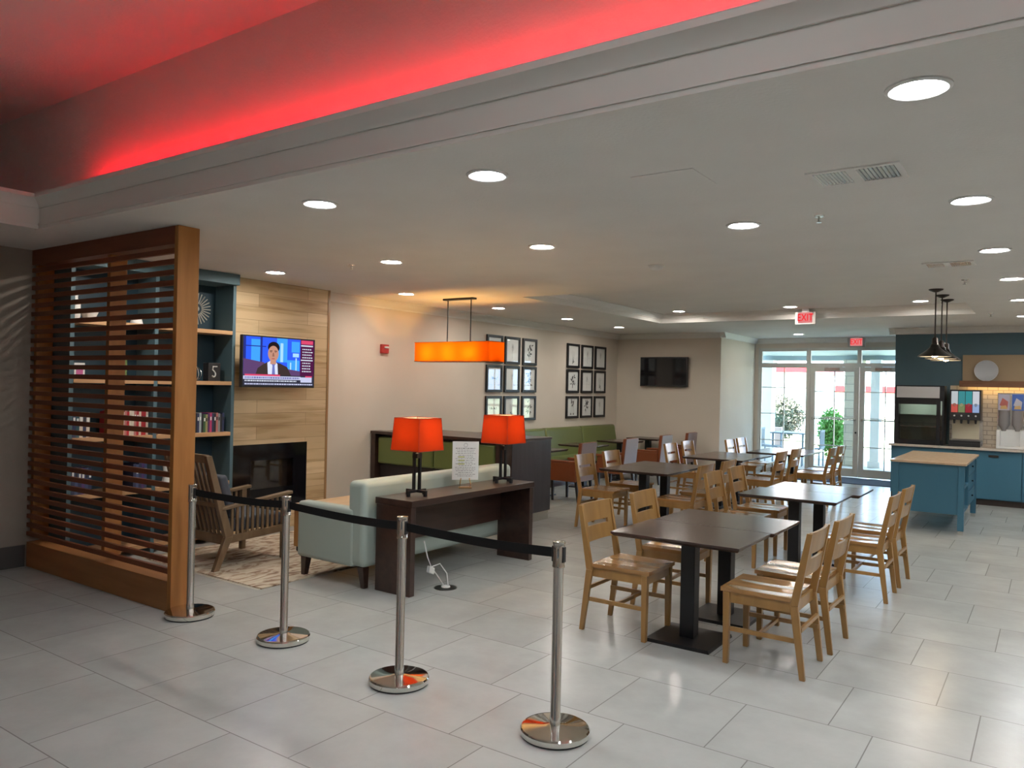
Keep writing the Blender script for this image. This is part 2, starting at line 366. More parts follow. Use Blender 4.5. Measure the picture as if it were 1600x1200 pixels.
# crown moulding profiles: list of (out from the wall, height)
def crown_prof(w0, z0, sgn, s=1.0):
    pr = [(0, 0), (0.105, 0), (0.105, -.012), (0.09, -.02), (0.075, -.045), (0.05, -.07), (0.028, -.085), (0.02, -.095), (0.02, -.11), (0, -.11)]
    return [(w0 + sgn * u * s, z0 + v * s) for u, v in pr]
b = MB()
b.prism(crown_prof(T0, TR, 1, .8), 'y', TY0, TY1)      # left side
b.prism(crown_prof(T1, TR, -1, .8), 'y', TY0, TY1)
b.prism(crown_prof(TY1, TR, -1, .8), 'x', T0, T1); b.prism(crown_prof(TY0, TR, 1, .8), 'x', T0, T1)
struct('trim_2', b, TRIM)
b = MB()
b.prism(crown_prof(LX, CE, 1), 'y', 6.85, FY); b.prism(crown_prof(FY, CE, -1), 'x', LX, -5.42)
b.prism(crown_prof(-5.52, CE, 1), 'y', FY - .1, WY); b.prism(crown_prof(WY, CE, -1), 'x', -5.52, -2.32)
b.prism(crown_prof(FY, CE, -1), 'x', -2.42, RX); b.prism(crown_prof(-2.32, CE, -1), 'y', FY - .1, WY)
b.prism(crown_prof(RX, CE, -1), 'y', 2.95, FY)
struct('trim_3', b, TRIM)
struct('baseboard_left', MB().box(LX, LX + .014, 6.9, FY, 0, .16).box(LX, LX + .014, BY, 3.37, 0, .2), BASEB)
struct('baseboard_far', MB().box(LX, -5.52, FY - .014, FY, 0, .12).box(-5.52, -5.506, FY, WY, 0, .12), BASEB)
# red-lit cove over the foreground: fascia, crown lip, set-back upper wall, high ceiling
CY = 2.89; CXL = -6.60; WYU = 3.22; WXU = -8.6
b = MB().box(CXL - .05, RX, CY, CY + .06, CE, 3.13).box(CXL - .06, CXL, BY, CY + .06, CE, 3.13)
struct('trim_4', b, TRIM)
b = MB()
for (y0, z0, z1) in ((CY - .012, 2.935, 2.96), (CY - .02, 2.96, 2.975)):
    b.box(CXL - .05, RX, y0, CY, z0, z1); b.box(CXL, CXL + (CY - y0), BY, CY, z0, z1)
lip = [(0, 3.10), (0.012, 3.10), (0.018, 3.12), (0.05, 3.15), (0.075, 3.165), (0.075, 3.195), (0.0, 3.195), (-.05, 3.195), (-.05, 3.10)]
b.prism([(CY - u, z) for u, z in lip], 'x', CXL - .05, RX)
b.prism([(CXL + u, z) for u, z in lip], 'y', BY, CY)
struct('trim_5', b, TRIM)
struct('trim_6', MB().box(WXU, RX, CY + .05, WYU + .05, 3.05, 3.09).box(-6.45, RX, 3.02, 3.037, 3.09, 3.305).box(WXU - .05, CXL - .05, BY, CY + .05, 3.05, 3.09), CEILM)
struct('wall_cove', MB().box(WXU - .1, RX + .1, WYU, WYU + .1, 3.0, UC).box(WXU - .1, WXU, BY, WYU, 3.0, UC), CEILM)
struct('ceiling_high', MB().box(WXU - .1, RX + .1, BY - .1, WYU + .1, UC, UC + .05), CEILM)
REDL = emis('red_led', (1.0, 0.0, 0.012), RED)
o = obj('led_strip', MB().poly([(-6.35, 3.04, 3.27), (RX - .1, 3.04, 3.27), (RX - .1, 3.04, 3.30), (-6.35, 3.04, 3.30)]), REDL, flip=False)
tag(o, 'red light strip lying in the ceiling cove behind the moulding', 'light strip')
struct('light_leak_shell', MB().box(LX - 1, RX + 1, BY - .2, WY + .2, UC + .3, UC + .4).box(LX - 1, RX + 1, WY + .12, WY + .2, CE, UC + .3).box(LX - 1, RX + 1, BY - .2, BY - .12, 2.5, UC + .3)
       .box(LX - 1, LX - .9, BY - .2, WY + .2, 0, UC + .3).box(RX + .9, RX + 1, BY - .2, WY + .2, 0, UC + .3), CEILM)  # unseen shell added to keep sun and sky from leaking in

# ------------------------------------------------------------------ downlights
def downlight(lens):
    t = thing('ceiling_light', 'x', 'ceiling light')
    obj('trim_ring', MB().lathe([(0.118, 0), (0.118, -.006), (0.105, -.012), (0.092, -.008), (0.088, 0.004)], n=36, cap=False), WHITE, t)
    obj('lens', MB().lathe([(0.0885, -.004), (0.0, -.0045)], n=32, cap=False), lens, t, flip=False)
    return t
d0 = downlight(LENS); d1 = downlight(LENSW); used = {}
spots = [(-3.97, 3.45, CE, 'round recessed ceiling light nearest the wooden slat screen, beyond the red cove', 1),
 (-2.60, 3.45, CE, 'round recessed ceiling light just beyond the red cove above the belt barrier', 1),
 (-0.44, 3.30, CE, 'largest round recessed ceiling light near the top right, close to the cove', 1),
 (-6.90, 5.40, CE, 'round recessed ceiling light in front of the oak plank fireplace wall', 0),
 (-6.85, 4.0, CE, 'round recessed ceiling light glimpsed through the top of the slat screen, before the bookcase', 0),
 (-5.24, 5.45, CE, 'round recessed ceiling light above the console table lamps', 0),
 (-3.52, 5.45, CE, 'round recessed ceiling light between lounge and dining tables, above the orange pendant', 0),
 (-1.81, 5.41, CE, 'round recessed ceiling light above the nearest dining table', 1),
 (-0.42, 5.35, CE, 'round recessed ceiling light right of the double ceiling vent', 1),
 (-6.93, 7.50, CE, 'round recessed ceiling light just left of the orange pendant canopy', 0),
 (-6.88, 9.48, CE, 'round recessed ceiling light right of the orange pendant, nearest the left wall', 0),
 (-6.85, 11.45, CE, 'round recessed ceiling light over the green banquette, left of the last one by the corner', 0),
 (-6.85, 13.39, CE, 'last round recessed ceiling light by the far left corner', 0),
 (-5.20, 12.35, TR, 'leftmost round recessed light inside the raised ceiling tray', 0),
 (-3.36, 12.33, TR, 'round recessed light inside the raised ceiling tray beside the nearer exit sign', 0),
 (-1.55, 12.24, TR, 'round recessed light inside the raised ceiling tray left of the three pendants', 0),
 (-4.24, 16.19, CE, 'round recessed light before the glass doors, the farthest one', 0),
 (-0.40, 7.28, CE, 'round recessed ceiling light right of and above the small far vent', 1),
 (-0.35, 9.13, CE, 'round recessed ceiling light at the right edge, above the black pendants', 0),
 (-0.34, 11.16, CE, 'round recessed ceiling light at the right edge, lowest in view, beside the pendant lamps', 0)]
for x, y, z, lab, cool in spots:
    src = d1 if cool else d0
    if cool not in used: used[cool] = 1; src.location = (x, y, z); src['label'] = lab; src['group'] = 'recessed ceiling lights'
    else: dup(src, (x, y, z), 0, lab, 'recessed ceiling lights')
for k_, (x, y, z) in enumerate(((1.3, 3.4, CE), (1.3, 5.4, CE), (1.3, 7.3, CE), (1.3, 9.2, CE), (1.3, 11.2, CE), (1.3, 13.4, CE), (-0.35, 13.4, CE), (-1.4, 0.9, UC), (0.9, 0.9, UC), (-1.9, -1.8, UC), (0.9, -1.8, UC))):  # unseen lamps added to brighten the foreground and the kitchen side
    dup(d1, (x, y, z), 0, ('%s added unseen ceiling light of the right-hand column outside the view' % ORD[k_]) if k_ < 6 else ('added unseen ceiling light over the counter end outside the view' if k_ == 6 else '%s added unseen light of the high ceiling over the viewer' % ORD[k_ - 7]), 'added ceiling lights out of view')

# ceiling fittings
def vent(loc, wx, wy, lab):
    t = thing('ceiling_vent', lab, 'ceiling vent', loc)
    f = MB(); e = .03
    f.box(-wx, wx, -wy, -wy + e, -.008, .0).box(-wx, wx, wy - e, wy, -.008, 0).box(-wx, -wx + e, -wy + e, wy - e, -.008, 0).box(wx - e, wx, -wy + e, wy - e, -.008, 0).box(-.015 - .02, .015, -wy + e, wy - e, -.008, 0)
    obj('frame', f, CEILM, t)
    obj('duct_shade_sheet', MB().box(-wx + e, wx - e, -wy + e, wy - e, -.0015, -.0005), BLK, t)  # flat black sheet stands in for the shade inside the duct
    for x0, x1 in ((-wx + e, -.035), (.015, wx - e)):
        s = MB(); k = 9
        for i in range(k):
            x = x0 + (x1 - x0) * (i + .5) / k; s.hexa([(x - .008, -wy + e, -.008), (x - .005, -wy + e, -.008), (x - .005, wy - e, -.008), (x - .008, wy - e, -.008), (x, -wy + e, -.002), (x + .003, -wy + e, -.002), (x + .003, wy - e, -.002), (x, wy - e, -.002)])
        obj('louvre', s, STEEL, t)
    return t
vent((-0.88, 4.45, CE), .23, .16, 'double louvred ceiling vent, larger and nearer one, right of the access hatch')
vent((-0.78, 7.90, CE), .20, .14, 'small double louvred ceiling vent, farther one above the pendants')
e = .006
tag(obj('access_hatch', MB().box(-1.94, -1.58, 3.89, 4.26, CE - .004, CE), CEILM), 'square flush access hatch cover in the ceiling, left of the nearer vent', 'ceiling hatch')
t = thing('smoke_detector', 'small white smoke detector on the ceiling between the downlights', 'smoke detector', (-3.11, 6.82, CE))
obj('housing', MB().lathe([(0.07, 0), (0.07, -.015), (0.055, -.035), (0.03, -.045), (0.0, -.045)], cap=False), WHITE, t); obj('base_plate', MB().lathe([(0.078, 0), (0.078, -.008), (0.0, -.008)], cap=False), TRIM, t)
for i, (x, y, z, lab) in enumerate(((-1.29, 5.37, CE, 'ceiling sprinkler head below the nearer double vent in view'), (-.75, 9.04, CE, 'ceiling sprinkler head just below the farther vent in view'), (-5.76, 5.43, CE, 'ceiling sprinkler head between two lights in front of the fireplace'), (-.74, 12.9, CE, 'small ceiling sprinkler head near the blue kitchen wall'))):
    t = thing('sprinkler', lab, 'sprinkler', (x, y, z), 0, 'ceiling sprinkler heads')
    obj('escutcheon', MB().lathe([(0.035, 0), (0.03, -.008), (0.0, -.009)], n=16, cap=False), STEEL, t)
    obj('head', MB().lathe([(0.008, -.006), (0.008, -.035), (0.004, -.04), (0.018, -.043), (0.018, -.046)], n=12), STEEL, t)

# ------------------------------------------------------------------ glazed wall: window and doors
def glazed(name, x0, x1, z0, z1, kind, cols, rows, st=.045, bot=.07):
    f = MB(); y0, y1 = WY + .02, WY + .10
    f.box(x0, x0 + st, y0, y1, z0, z1).box(x1 - st, x1, y0, y1, z0, z1).box(x0 + st, x1 - st, y0, y1, z1 - st, z1).box(x0 + st, x1 - st, y0, y1, z0, z0 + bot)
    r = obj(name, f, WHITEP, None, 0.003); r['kind'] = 'structure'
    if cols or rows:
        m = MB()
        for c_ in cols: m.box(c_ - .009, c_ + .009, WY + .04, WY + .08, z0 + bot, z1 - st)
        for z in rows: m.box(x0 + st, x1 - st, WY + .042, WY + .078, z - .009, z + .009)
        obj('muntins', m, WHITEP, r)
    obj('pane', MB().box(x0 + st, x1 - st, WY + .056, WY + .062, z0 + bot, z1 - st), GLASS, r)
    return r
glazed('window_1', -5.42, -4.36, 0.0, 2.36, 'window', [-4.88], [0.7, 1.29, 1.87], .05, .1)
glazed('window_2', -5.42, -4.36, 2.36, 2.72, 'window', [], [], .05, .05)
glazed('window_3', -4.36, -3.34, 2.36, 2.72, 'window', [], [], .04, .05)
glazed('window_4', -3.34, -2.32, 2.36, 2.72, 'window', [], [], .04, .05)
D = []
for nm, x0, x1 in (('door_1', -4.32, -3.335), ('door_2', -3.325, -2.34)):
    r = glazed(nm, x0, x1, 0.02, 2.33, 'door', [(x0 + x1) / 2], [0.65, 1.25, 1.8], .1, .17)
    obj('push_bar', MB().tube([(x0 + .06, WY - .03, 1.22), (x1 - .06, WY - .03, 1.22)], .014).box(x0 + .05, x0 + .09, WY - .03, WY + .02, 1.2, 1.24).box(x1 - .09, x1 - .05, WY - .03, WY + .02, 1.2, 1.24), STEEL, r)
    obj('door_closer', MB().box(x0 + .3, x0 + .6, WY - .04, WY + .02, 2.25, 2.31).bar((x0 + .6, WY - .03, 2.27), (x0 + .3, WY - .0, 2.33), .01, .01), STEEL, r, .004)
    if nm == 'door_1': obj('lock', MB().lathe([(0.02, WY + .02), (0.02, WY + .0), (0.012, WY - .01)], c=(x1 - .05, 0, .95), axis='y', n=16), BLK, r)
struct('trim_7', MB().box(-4.36, -4.32, WY, WY + .12, 0, 2.36).box(-5.42, -2.32, WY - .01, WY, 2.33, 2.37).box(-4.375, -4.345, WY - .01, WY, 0, 2.72).box(-5.44, -5.40, WY - .01, WY, 0, 2.74).box(-5.44, -2.32, WY - .01, WY, 2.70, 2.74), WHITEP)
o = obj('door_mat', MB().box(-4.6, -2.45, 16.3, 17.4, 0.0, 0.012), mat('mat_blue', (0.05, 0.065, 0.10), 0.95), None, .004); tag(o, 'dark blue-grey entrance mat inside the glass doors', 'door mat')

# exit signs
def exit_sign(lab, x0, x1, z0, z1, y, top, wallside=False):
    t = thing('exit_sign', lab, 'exit sign', ((x0 + x1) / 2, y, z0)); wx = (x1 - x0) / 2; hz = z1 - z0
    obj('housing', MB().box(-wx, wx, -.025, .025, 0, hz), mat('sign_housing', (.42, .40, .38), .5), t, .006)
    obj('lit_face', MB().box(-wx * .68, wx * .68, -.028, -.0255, hz * .12, hz * .96), emis('exit_face', (1.0, 0.30, 0.30), .6), t)
    mt = Matrix.Translation((0, -.03, hz * .53)) @ Matrix.Rotation(PI / 2, 4, 'X')
    arrow_text('EXIT', hz * .82, emis('exit_red', (1.0, 0.01, 0.02), .75), 'lettering', t, mt @ Matrix.Diagonal((.74, 1, 1, 1)), .001, .0012)
    if top > z1: obj('mount', MB().box(-.05, .05, -.02, .02, hz, top - z0), WHITE, t)
    if wallside: obj('mount', MB().box(-.05, .05, .02, WY - y, .03, .1), WHITE, t)
exit_sign('nearer lit red exit sign hanging from the raised ceiling tray', -3.385, -3.07, 2.85, 3.045, 12.72, TR)
exit_sign('farther lit red exit sign above the glass doors', -3.52, -3.18, 2.735, 2.925, 17.25, CE)

# ------------------------------------------------------------------ outside
GRASS = mottled('lawn_grass', (0.25, 0.29, 0.17), (0.34, 0.38, 0.25), 12, 0.95)
CONC = mottled('patio_concrete', (0.45, 0.43, 0.40), (0.52, 0.50, 0.46), 3, 0.7)
PLASTER = mat('white_plaster', (0.85, 0.82, 0.76), 0.9)
tag(obj('patio', MB().box(-12, 4, WY + .2, 21.6, -.12, -.02), CONC), 'pale concrete patio outside the glass doors', 'patio'); bpy.data.objects['patio']['kind'] = 'structure'
o = obj('added_forecourt', MB().box(-30, 30, -30, BY - .2, -.12, -.02), CONC); o['kind'] = 'structure'; o['label'] = 'concrete ground added to bounce daylight in through the added windows behind the viewer'  # added unseen sunlit ground, bounces daylight through the added windows
o = obj('lawn', MB().box(-60, 60, 21.6, 95, -.14, -.03), GRASS); o['kind'] = 'structure'; o['label'] = 'sunlit green lawn beyond the patio'
o = obj('porch_roof', MB().box(-12, 4, WY + .25, 21.2, 2.72, 2.95).box(-12, 4, 20.9, 21.3, 2.6, 3.1), mat('porch_paint', (0.33, 0.42, 0.42), 0.7)); tag(o, 'grey-green covered porch ceiling outside the transom windows', 'porch roof')
bd = thing('neighbouring_building', 'white building with red roof fascia seen through the side window', 'building', (-8, 32, 0))
obj('wall', MB().box(-18, -.3, 0, 6, -.05, 2.62), PLASTER, bd)
obj('fascia', MB().box(-18.4, .1, -.5, 6, 2.56, 2.86), mat('red_fascia', (0.40, 0.008, 0.01), 0.5), bd)
obj('roof', MB().hexa([(-18.4, -.5, 2.86), (.1, -.5, 2.86), (.1, 6, 2.86), (-18.4, 6, 2.86), (-18, 2.6, 4.3), (-.3, 2.6, 4.3), (-.3, 3.4, 4.3), (-18, 3.4, 4.3)]), mat('grey_shingle', (0.4, 0.38, 0.36), 0.9), bd)
bd = thing('distant_building', 'distant long white building with red fascia seen through the glass doors', 'building', (-8, 60, 0))
obj('wall', MB().box(-12, 30, 0, 8, -.2, 1.85), PLASTER, bd); obj('fascia', MB().box(-12.4, 30.4, -.5, 8, 1.85, 2.3), MATS['red_fascia'], bd)
obj('roof', MB().hexa([(-12.4, -.5, 2.3), (30.4, -.5, 2.3), (30.4, 8, 2.3), (-12.4, 8, 2.3), (-12, 3, 3.6), (30, 3, 3.6), (30, 5, 3.6), (-12, 5, 3.6)]), mat('pale_roof', (.75, .72, .68), .9), bd)
def column(x0, x1, y0, m, lab, name):
    t = thing(name, lab, 'column', ((x0 + x1) / 2, y0 + .18, -.02)); hx = (x1 - x0) / 2
    obj('shaft', MB().box(-hx, hx, -.18, .18, .15, 2.5), m, t); obj('base', MB().box(-hx - .04, hx + .04, -.22, .22, 0, .15), m, t, .01); obj('capital', MB().box(-hx - .03, hx + .03, -.21, .21, 2.5, 2.62), m, t, .01)
column(-4.24, -3.85, 20.5, STONE, 'pale limestone block column seen through the left glass door', 'stone_column')
column(-3.64, -3.44, 20.5, PLASTER, 'white porch column seen through the right glass door', 'porch_column')
column(-6.27, -6.02, 20.5, PLASTER, 'white porch column at the left edge of the side window', 'porch_column')
o = obj('garden_wall', MB().box(-7.5, -5.95, 21.2, 21.4, -.05, .82), mat('pink_block', (0.50, 0.38, 0.33), 0.85), None, .02); tag(o, 'low pinkish masonry wall outside the side window', 'low wall')
def shrub(name, lab, cx, cy, rx, rz, z0, m, n, seed, stem=True):
    rnd = random.Random(seed); t = thing(name, lab, 'bush', (cx, cy, -.03)); f = MB()
    for i in range(n):
        a, p, q = rnd.uniform(0, 2 * PI), math.acos(rnd.uniform(-1, 1)), rnd.uniform(.45, 1.08)
        c = Vector((math.cos(a) * math.sin(p) * rx * q, math.sin(a) * math.sin(p) * rx * q, z0 + rz + math.cos(p) * rz * q))
        d = Vector((rnd.uniform(-1, 1), rnd.uniform(-1, 1), rnd.uniform(-.2, 1))).normalized(); s = d.cross(Vector((rnd.uniform(-1, 1), rnd.uniform(-1, 1), rnd.uniform(-1, 1)))).normalized()
        L, W_ = rnd.uniform(.06, .1), rnd.uniform(.02, .032)
        f.poly([c, c + d * L * .5 + s * W_, c + d * L, c + d * L * .5 - s * W_])
    obj('foliage', f, m, t, flip=False)
    st = MB()
    for k in range(5):
        a = k * 1.26; st.tube([(math.cos(a) * .05, math.sin(a) * .05, 0), (math.cos(a) * rx * .3, math.sin(a) * rx * .3, z0 + rz)], .018, 6)
    obj('stems', st, mat('bark', (0.12, 0.08, 0.05), 0.9), t)
shrub('round_bush', 'round grey-green bush with reddish tips outside the side window', -6.55, 23.2, .62, .62, .45, mottled('bush_leaf', (0.10, 0.17, 0.12), (0.30, 0.22, 0.17), 1.2, 0.8), 7500, 1)
shrub('green_shrub', 'bright green leafy upright shrub outside the left glass door', -4.83, 22.0, .34, .62, .1, mottled('shrub_leaf', (0.07, 0.22, 0.04), (0.16, 0.38, 0.08), 2, 0.7), 3600, 2)
t = thing('patio_table', 'blue-grey outdoor table under the side window view', 'table', (-5.35, 20.0, -.02)); M_ = mat('patio_blue', (0.20, 0.27, 0.33), 0.5)
obj('tabletop', MB().box(-.42, .42, -.42, .42, .76, .79), M_, t, .006)
for sx in (-1, 1):
    for sy in (-1, 1): obj('leg', MB().bar((sx * .36, sy * .36, 0), (sx * .36, sy * .36, .76), .02, .02), M_, t)
for px, rz, lab in ((-5.75, 0, 'blue-grey slatted patio chair left of the outdoor table'), (-4.75, PI, 'blue-grey slatted patio chair right of the outdoor table')):
    t = thing('patio_chair', lab, 'chair', (px, 19.6, -.02), rz, 'patio chairs')
    obj('seat', MB().box(-.22, .22, -.22, .22, .43, .46), M_, t); bk = MB()
    for k in range(5): bk.box(-.23, -.21, -.2 + k * .09, -.15 + k * .09, .5, .85)
    bk.box(-.235, -.205, -.22, .22, .85, .89).box(-.235, -.205, -.22, .22, .46, .5); obj('backrest', bk, M_, t)
    for sx in (-1, 1):
        for sy in (-1, 1): obj('leg', MB().bar((sx * .2, sy * .2, 0), (sx * .2, sy * .2, .43), .015, .015), M_, t)

# ------------------------------------------------------------------ slat screen
SY0, SY1, SX = 3.38, 3.56, -5.47
t = thing('slat_screen', 'tall cedar room divider of horizontal slats at the left, floor to ceiling', 'room divider', (-6.65, 3.47, 0))
ox, oy = -6.65, 3.47
obj('end_post', MB().box(SX - .05 - ox, SX - ox, SY0 - oy, SY1 - oy, 0, CE - .002), CEDAR, t, .004)
obj('middle_post', MB().box(-6.56 - ox, -6.51 - ox, SY0 + .035 - oy, SY1 - oy, .27, CE - .14), CEDAR, t, .003)
obj('wall_post', MB().box(LX + .002 - ox, LX + .05 - ox, SY0 + .035 - oy, SY1 - oy, .27, CE - .14), CEDAR, t, .003)
obj('top_rail', MB().box(LX + .002 - ox, SX - .05 - ox, SY0 - oy, SY1 - oy, CE - .14, CE - .002), CEDARX, t, .003)
obj('bottom_rail', MB().box(LX + .02 - ox, SX - .05 - ox, SY0 - oy, SY1 - oy, 0, .23), wood('cedar_rail', (0.26, 0.105, 0.03), (0.36, 0.155, 0.05), 'x', 8, 0.5, 0, 9), t, .003)
for i in range(31):
    z = .285 + i * .0818
    if z + .04 > CE - .145: break
    obj('slat', MB().box(LX + .002 - ox, SX - .05 - ox, SY0 + .003 - oy, SY0 + .035 - oy, z, z + .04), CEDARX, t, .002, 1)

# ------------------------------------------------------------------ bookcase with things on it
BX0, BX1 = LX + .002, -7.50
by = [3.60, 4.43, 5.34]
bc = thing('bookcase', 'tall blue built-in bookcase with light wood shelves between screen and fireplace', 'bookcase', (-7.68, 4.47, 0)); ox, oy = -7.68, 4.47
obj('back_panel', MB().box(BX0 - ox, BX0 + .015 - ox, by[0] - oy, by[-1] - oy, .1, 2.83), NAVY, bc)
for y in by: obj('upright', MB().box(BX0 + .015 - ox, BX1 - ox, y - .03 - oy, y + .01 - oy, 0, 2.83), BLUE, bc, .002)
obj('header', MB().box(BX0 - ox, BX1 + .06 - ox, by[0] - .03 - oy, by[-1] + .01 - oy, 2.83, CE - .001), BLUE, bc, .003)
SH = [.10, .66, 1.20, 1.76, 2.32]
for k in range(2):
    for z in SH:
        obj('shelf', MB().box(BX0 + .016 - ox, BX1 + .003 - ox, by[k] + .011 - oy, by[k + 1] - .031 - oy, z - .042, z), SHELFW, bc, .002)
def book(x0, y0, z0, wd, h, dp, m, lab, grp, lean=0):
    t = thing('book', lab, 'book', (x0, y0, z0), 0, grp)
    obj('cover', MB().box(0, dp, 0, .003, 0, h).box(0, dp, wd - .003, wd, 0, h).box(dp - .003, dp, .003, wd - .003, 0, h), m, t)
    obj('pages', MB().box(.003, dp - .003, .003, wd - .003, .003, h - .004), PAPER, t)
    if h > .15: obj('spine_label', MB().box(dp, dp + .0008, wd * .2, wd * .8, h * .62, h * .8), PAPER if random.random() < .5 else INK, t)
def row(cols, y0, y1, z, hmax, grp, where):
    n = len(cols); wd = (y1 - y0) / n
    for i, (cn, c) in enumerate(cols):
        book(-7.75, y0 + i * wd + .0005, z, wd - .001, hmax * random.uniform(.9, 1), .19, mat('book_' + cn.replace(' ', '_'), c, .5), f'{cn} spined book, {ORD[i]} from the left {where}', grp)
RED_, WHT, PNK = ('red', (0.42, 0.02, 0.03)), ('cream', (0.68, 0.60, 0.50)), ('dull pink', (0.48, 0.17, 0.16))
row([RED_, PNK, RED_, WHT, RED_, WHT, PNK, RED_, WHT, WHT, PNK, RED_, WHT, RED_, RED_, WHT], 3.99, 4.385, 1.2, .26, 'red and cream books on the third shelf', 'of the red and cream row')
row([('navy', (0.03, 0.04, 0.10)), ('teal', (0.03, 0.09, 0.11)), ('cream', (0.68, 0.60, 0.50)), ('navy', (0.03, 0.04, 0.10)), ('cream', (0.68, 0.60, 0.50))], 3.64, 3.80, 1.2, .25, 'dark books left on the third shelf', 'of the short dark row')
DV = [('black', (.02, .02, .025)), ('grey', (.25, .27, .27)), ('black', (.02, .02, .025)), ('navy', (.03, .04, .10)), ('pale blue', (.35, .42, .45)), ('black', (.02, .02, .025)), ('dark green', (.05, .12, .05)), ('olive', (.30, .28, .12)), ('purple', (.10, .03, .12)), ('magenta', (.50, .05, .16)), ('navy', (.03, .04, .10)), ('black', (.02, .02, .025)), ('dull pink', (.48, .17, .16)), ('grey', (.25, .27, .27)), ('black', (.02, .02, .025)), ('navy', (.03, .04, .10))]
row(DV, 4.86, 5.27, 1.2, .215, 'slim cases on the right of the third shelf', 'of the slim mixed row')
NB = [('navy', (0.03, 0.04, 0.10)), ('slate blue', (0.06, 0.09, 0.20)), ('navy', (0.03, 0.04, 0.10)), ('violet', (0.09, 0.05, 0.18)), ('slate blue', (0.06, 0.09, 0.20)), ('navy', (0.03, 0.04, 0.10))]
row(NB, 3.64, 3.83, .66, .27, 'blue books left on the fourth shelf', 'of the far left low blue row')
row(NB[:5], 4.24, 4.385, .66, .27, 'blue books beside the silver rings', 'of the blue row beside silver rings')
# ornaments
def vase(name, lab, cat, prof, loc, m, n=20):
    o = obj(name, MB().lathe(prof, n=n), m, None, loc=loc); return tag(o, lab, cat)
vase('white_jar', 'tall white jar on the top shelf at the left of the bookcase', 'jar', [(0.04, 0), (0.055, .03), (0.055, .14), (0.03, .2), (0.035, .27), (0.03, .27)], (-7.62, 3.66, 2.32), WHITE)
vase('white_bowl', 'wide white bowl on the top shelf behind the screen', 'bowl', [(0.03, 0), (0.05, .01), (0.085, .09), (0.08, .09), (0.045, .02)], (-7.62, 3.80, 2.32), WHITE)
vase('white_canister', 'short white canister on the top shelf behind the screen middle', 'canister', [(0.055, 0), (0.06, .01), (0.06, .085), (0.05, .095), (0.0, .095)], (-7.60, 4.04, 2.32), WHITE)
vase('tapered_planter', 'white tapered pot, upside-down cone shape, on the top shelf', 'pot', [(0.062, 0), (0.06, .01), (0.042, .085), (0.0, .085)], (-7.60, 4.26, 2.32), WHITE)
vase('green_bottle', 'slender pale green glass bottle on the second shelf behind the screen', 'bottle', [(0.035, 0), (0.04, .02), (0.04, .2), (0.014, .28), (0.012, .40), (0.016, .41)], (-7.62, 4.14, 1.76), mat('green_glaze', (0.12, 0.17, 0.06), .25))
vase('white_vase', 'small white tapered vase beside the blue books on the fourth shelf', 'vase', [(0.05, 0), (0.05, .02), (0.03, .10), (0.036, .2), (0.03, .2)], (-7.60, 4.62, .66), WHITE)
t = thing('picture_frame', 'small white and pink picture frame on the second shelf, left bay', 'picture frame', (-7.60, 3.71, 1.76)); obj('frame', MB().box(-.006, .006, -.05, .05, 0, .15), WHITE, t, .002); obj('picture', MB().box(.0062, .007, -.032, .032, .03, .12), mat('pink_print', (.5, .12, .30), .6), t)
t = thing('black_box', 'black box with a white curl motif on the second shelf', 'box', (-7.62, 5.14, 1.76)); obj('box', MB().box(-.05, .05, -.075, .075, 0, .20), BLKP, t, .004)
cv = MB(); pts = [(.05, .022 * math.cos(a) - .01, .075 + .028 * math.sin(a)) for a in [(-2.6 + i * .45) for i in range(9)]] + [(.05, -.025, .125), (.05, -.02, .16), (.05, .03, .16)]
obj('motif', cv.tube([(.054, y, z) for _, y, z in pts], .008, 6), WHITE, t)
t = thing('wire_globe', 'dark wire ball ornament on the second shelf beside the black box', 'ornament', (-7.62, 4.93, 1.76))
for k in range(5): a = k * PI / 5; obj('hoop', MB().tube([(.075 * math.cos(q) * math.cos(a), .075 * math.cos(q) * math.sin(a), .078 + .075 * math.sin(q)) for q in [2 * PI * i / 20 for i in range(21)]], .003, 5), STEEL, t)
t = thing('sunburst_ornament', 'round silver sunburst ornament standing on the top shelf', 'ornament', (-7.62, 4.94, 2.32))
obj('hub', MB().lathe([(0.03, -.006), (0.03, .006)], axis='x', c=(0, 0, .22)), STEEL, t)
ry = MB()
for k in range(26):
    a = 2 * PI * k / 26; ry.tube([(0, .06 * math.cos(a), .22 + .06 * math.sin(a)), (0, .17 * math.cos(a), .22 + .17 * math.sin(a))], .006, 5)
obj('rays', ry, mat('pale_silver', (.6, .58, .52), .35, .6), t); obj('stand', MB().box(-.03, .03, -.04, .04, 0, .01).tube([(0, 0, .01), (0, 0, .2)], .005), BLK, t)
t = thing('ring_sculpture', 'sculpture of two stacked silver rings on the fourth shelf', 'sculpture', (-7.58, 4.06, .66))
for z in (.075, .235): obj('ring', MB().tube([(0, .07 * math.cos(q), z + .07 * math.sin(q) + .008) for q in [2 * PI * i / 28 for i in range(29)]], .008, 8), CHROME, t)
t.location.z += 0.0

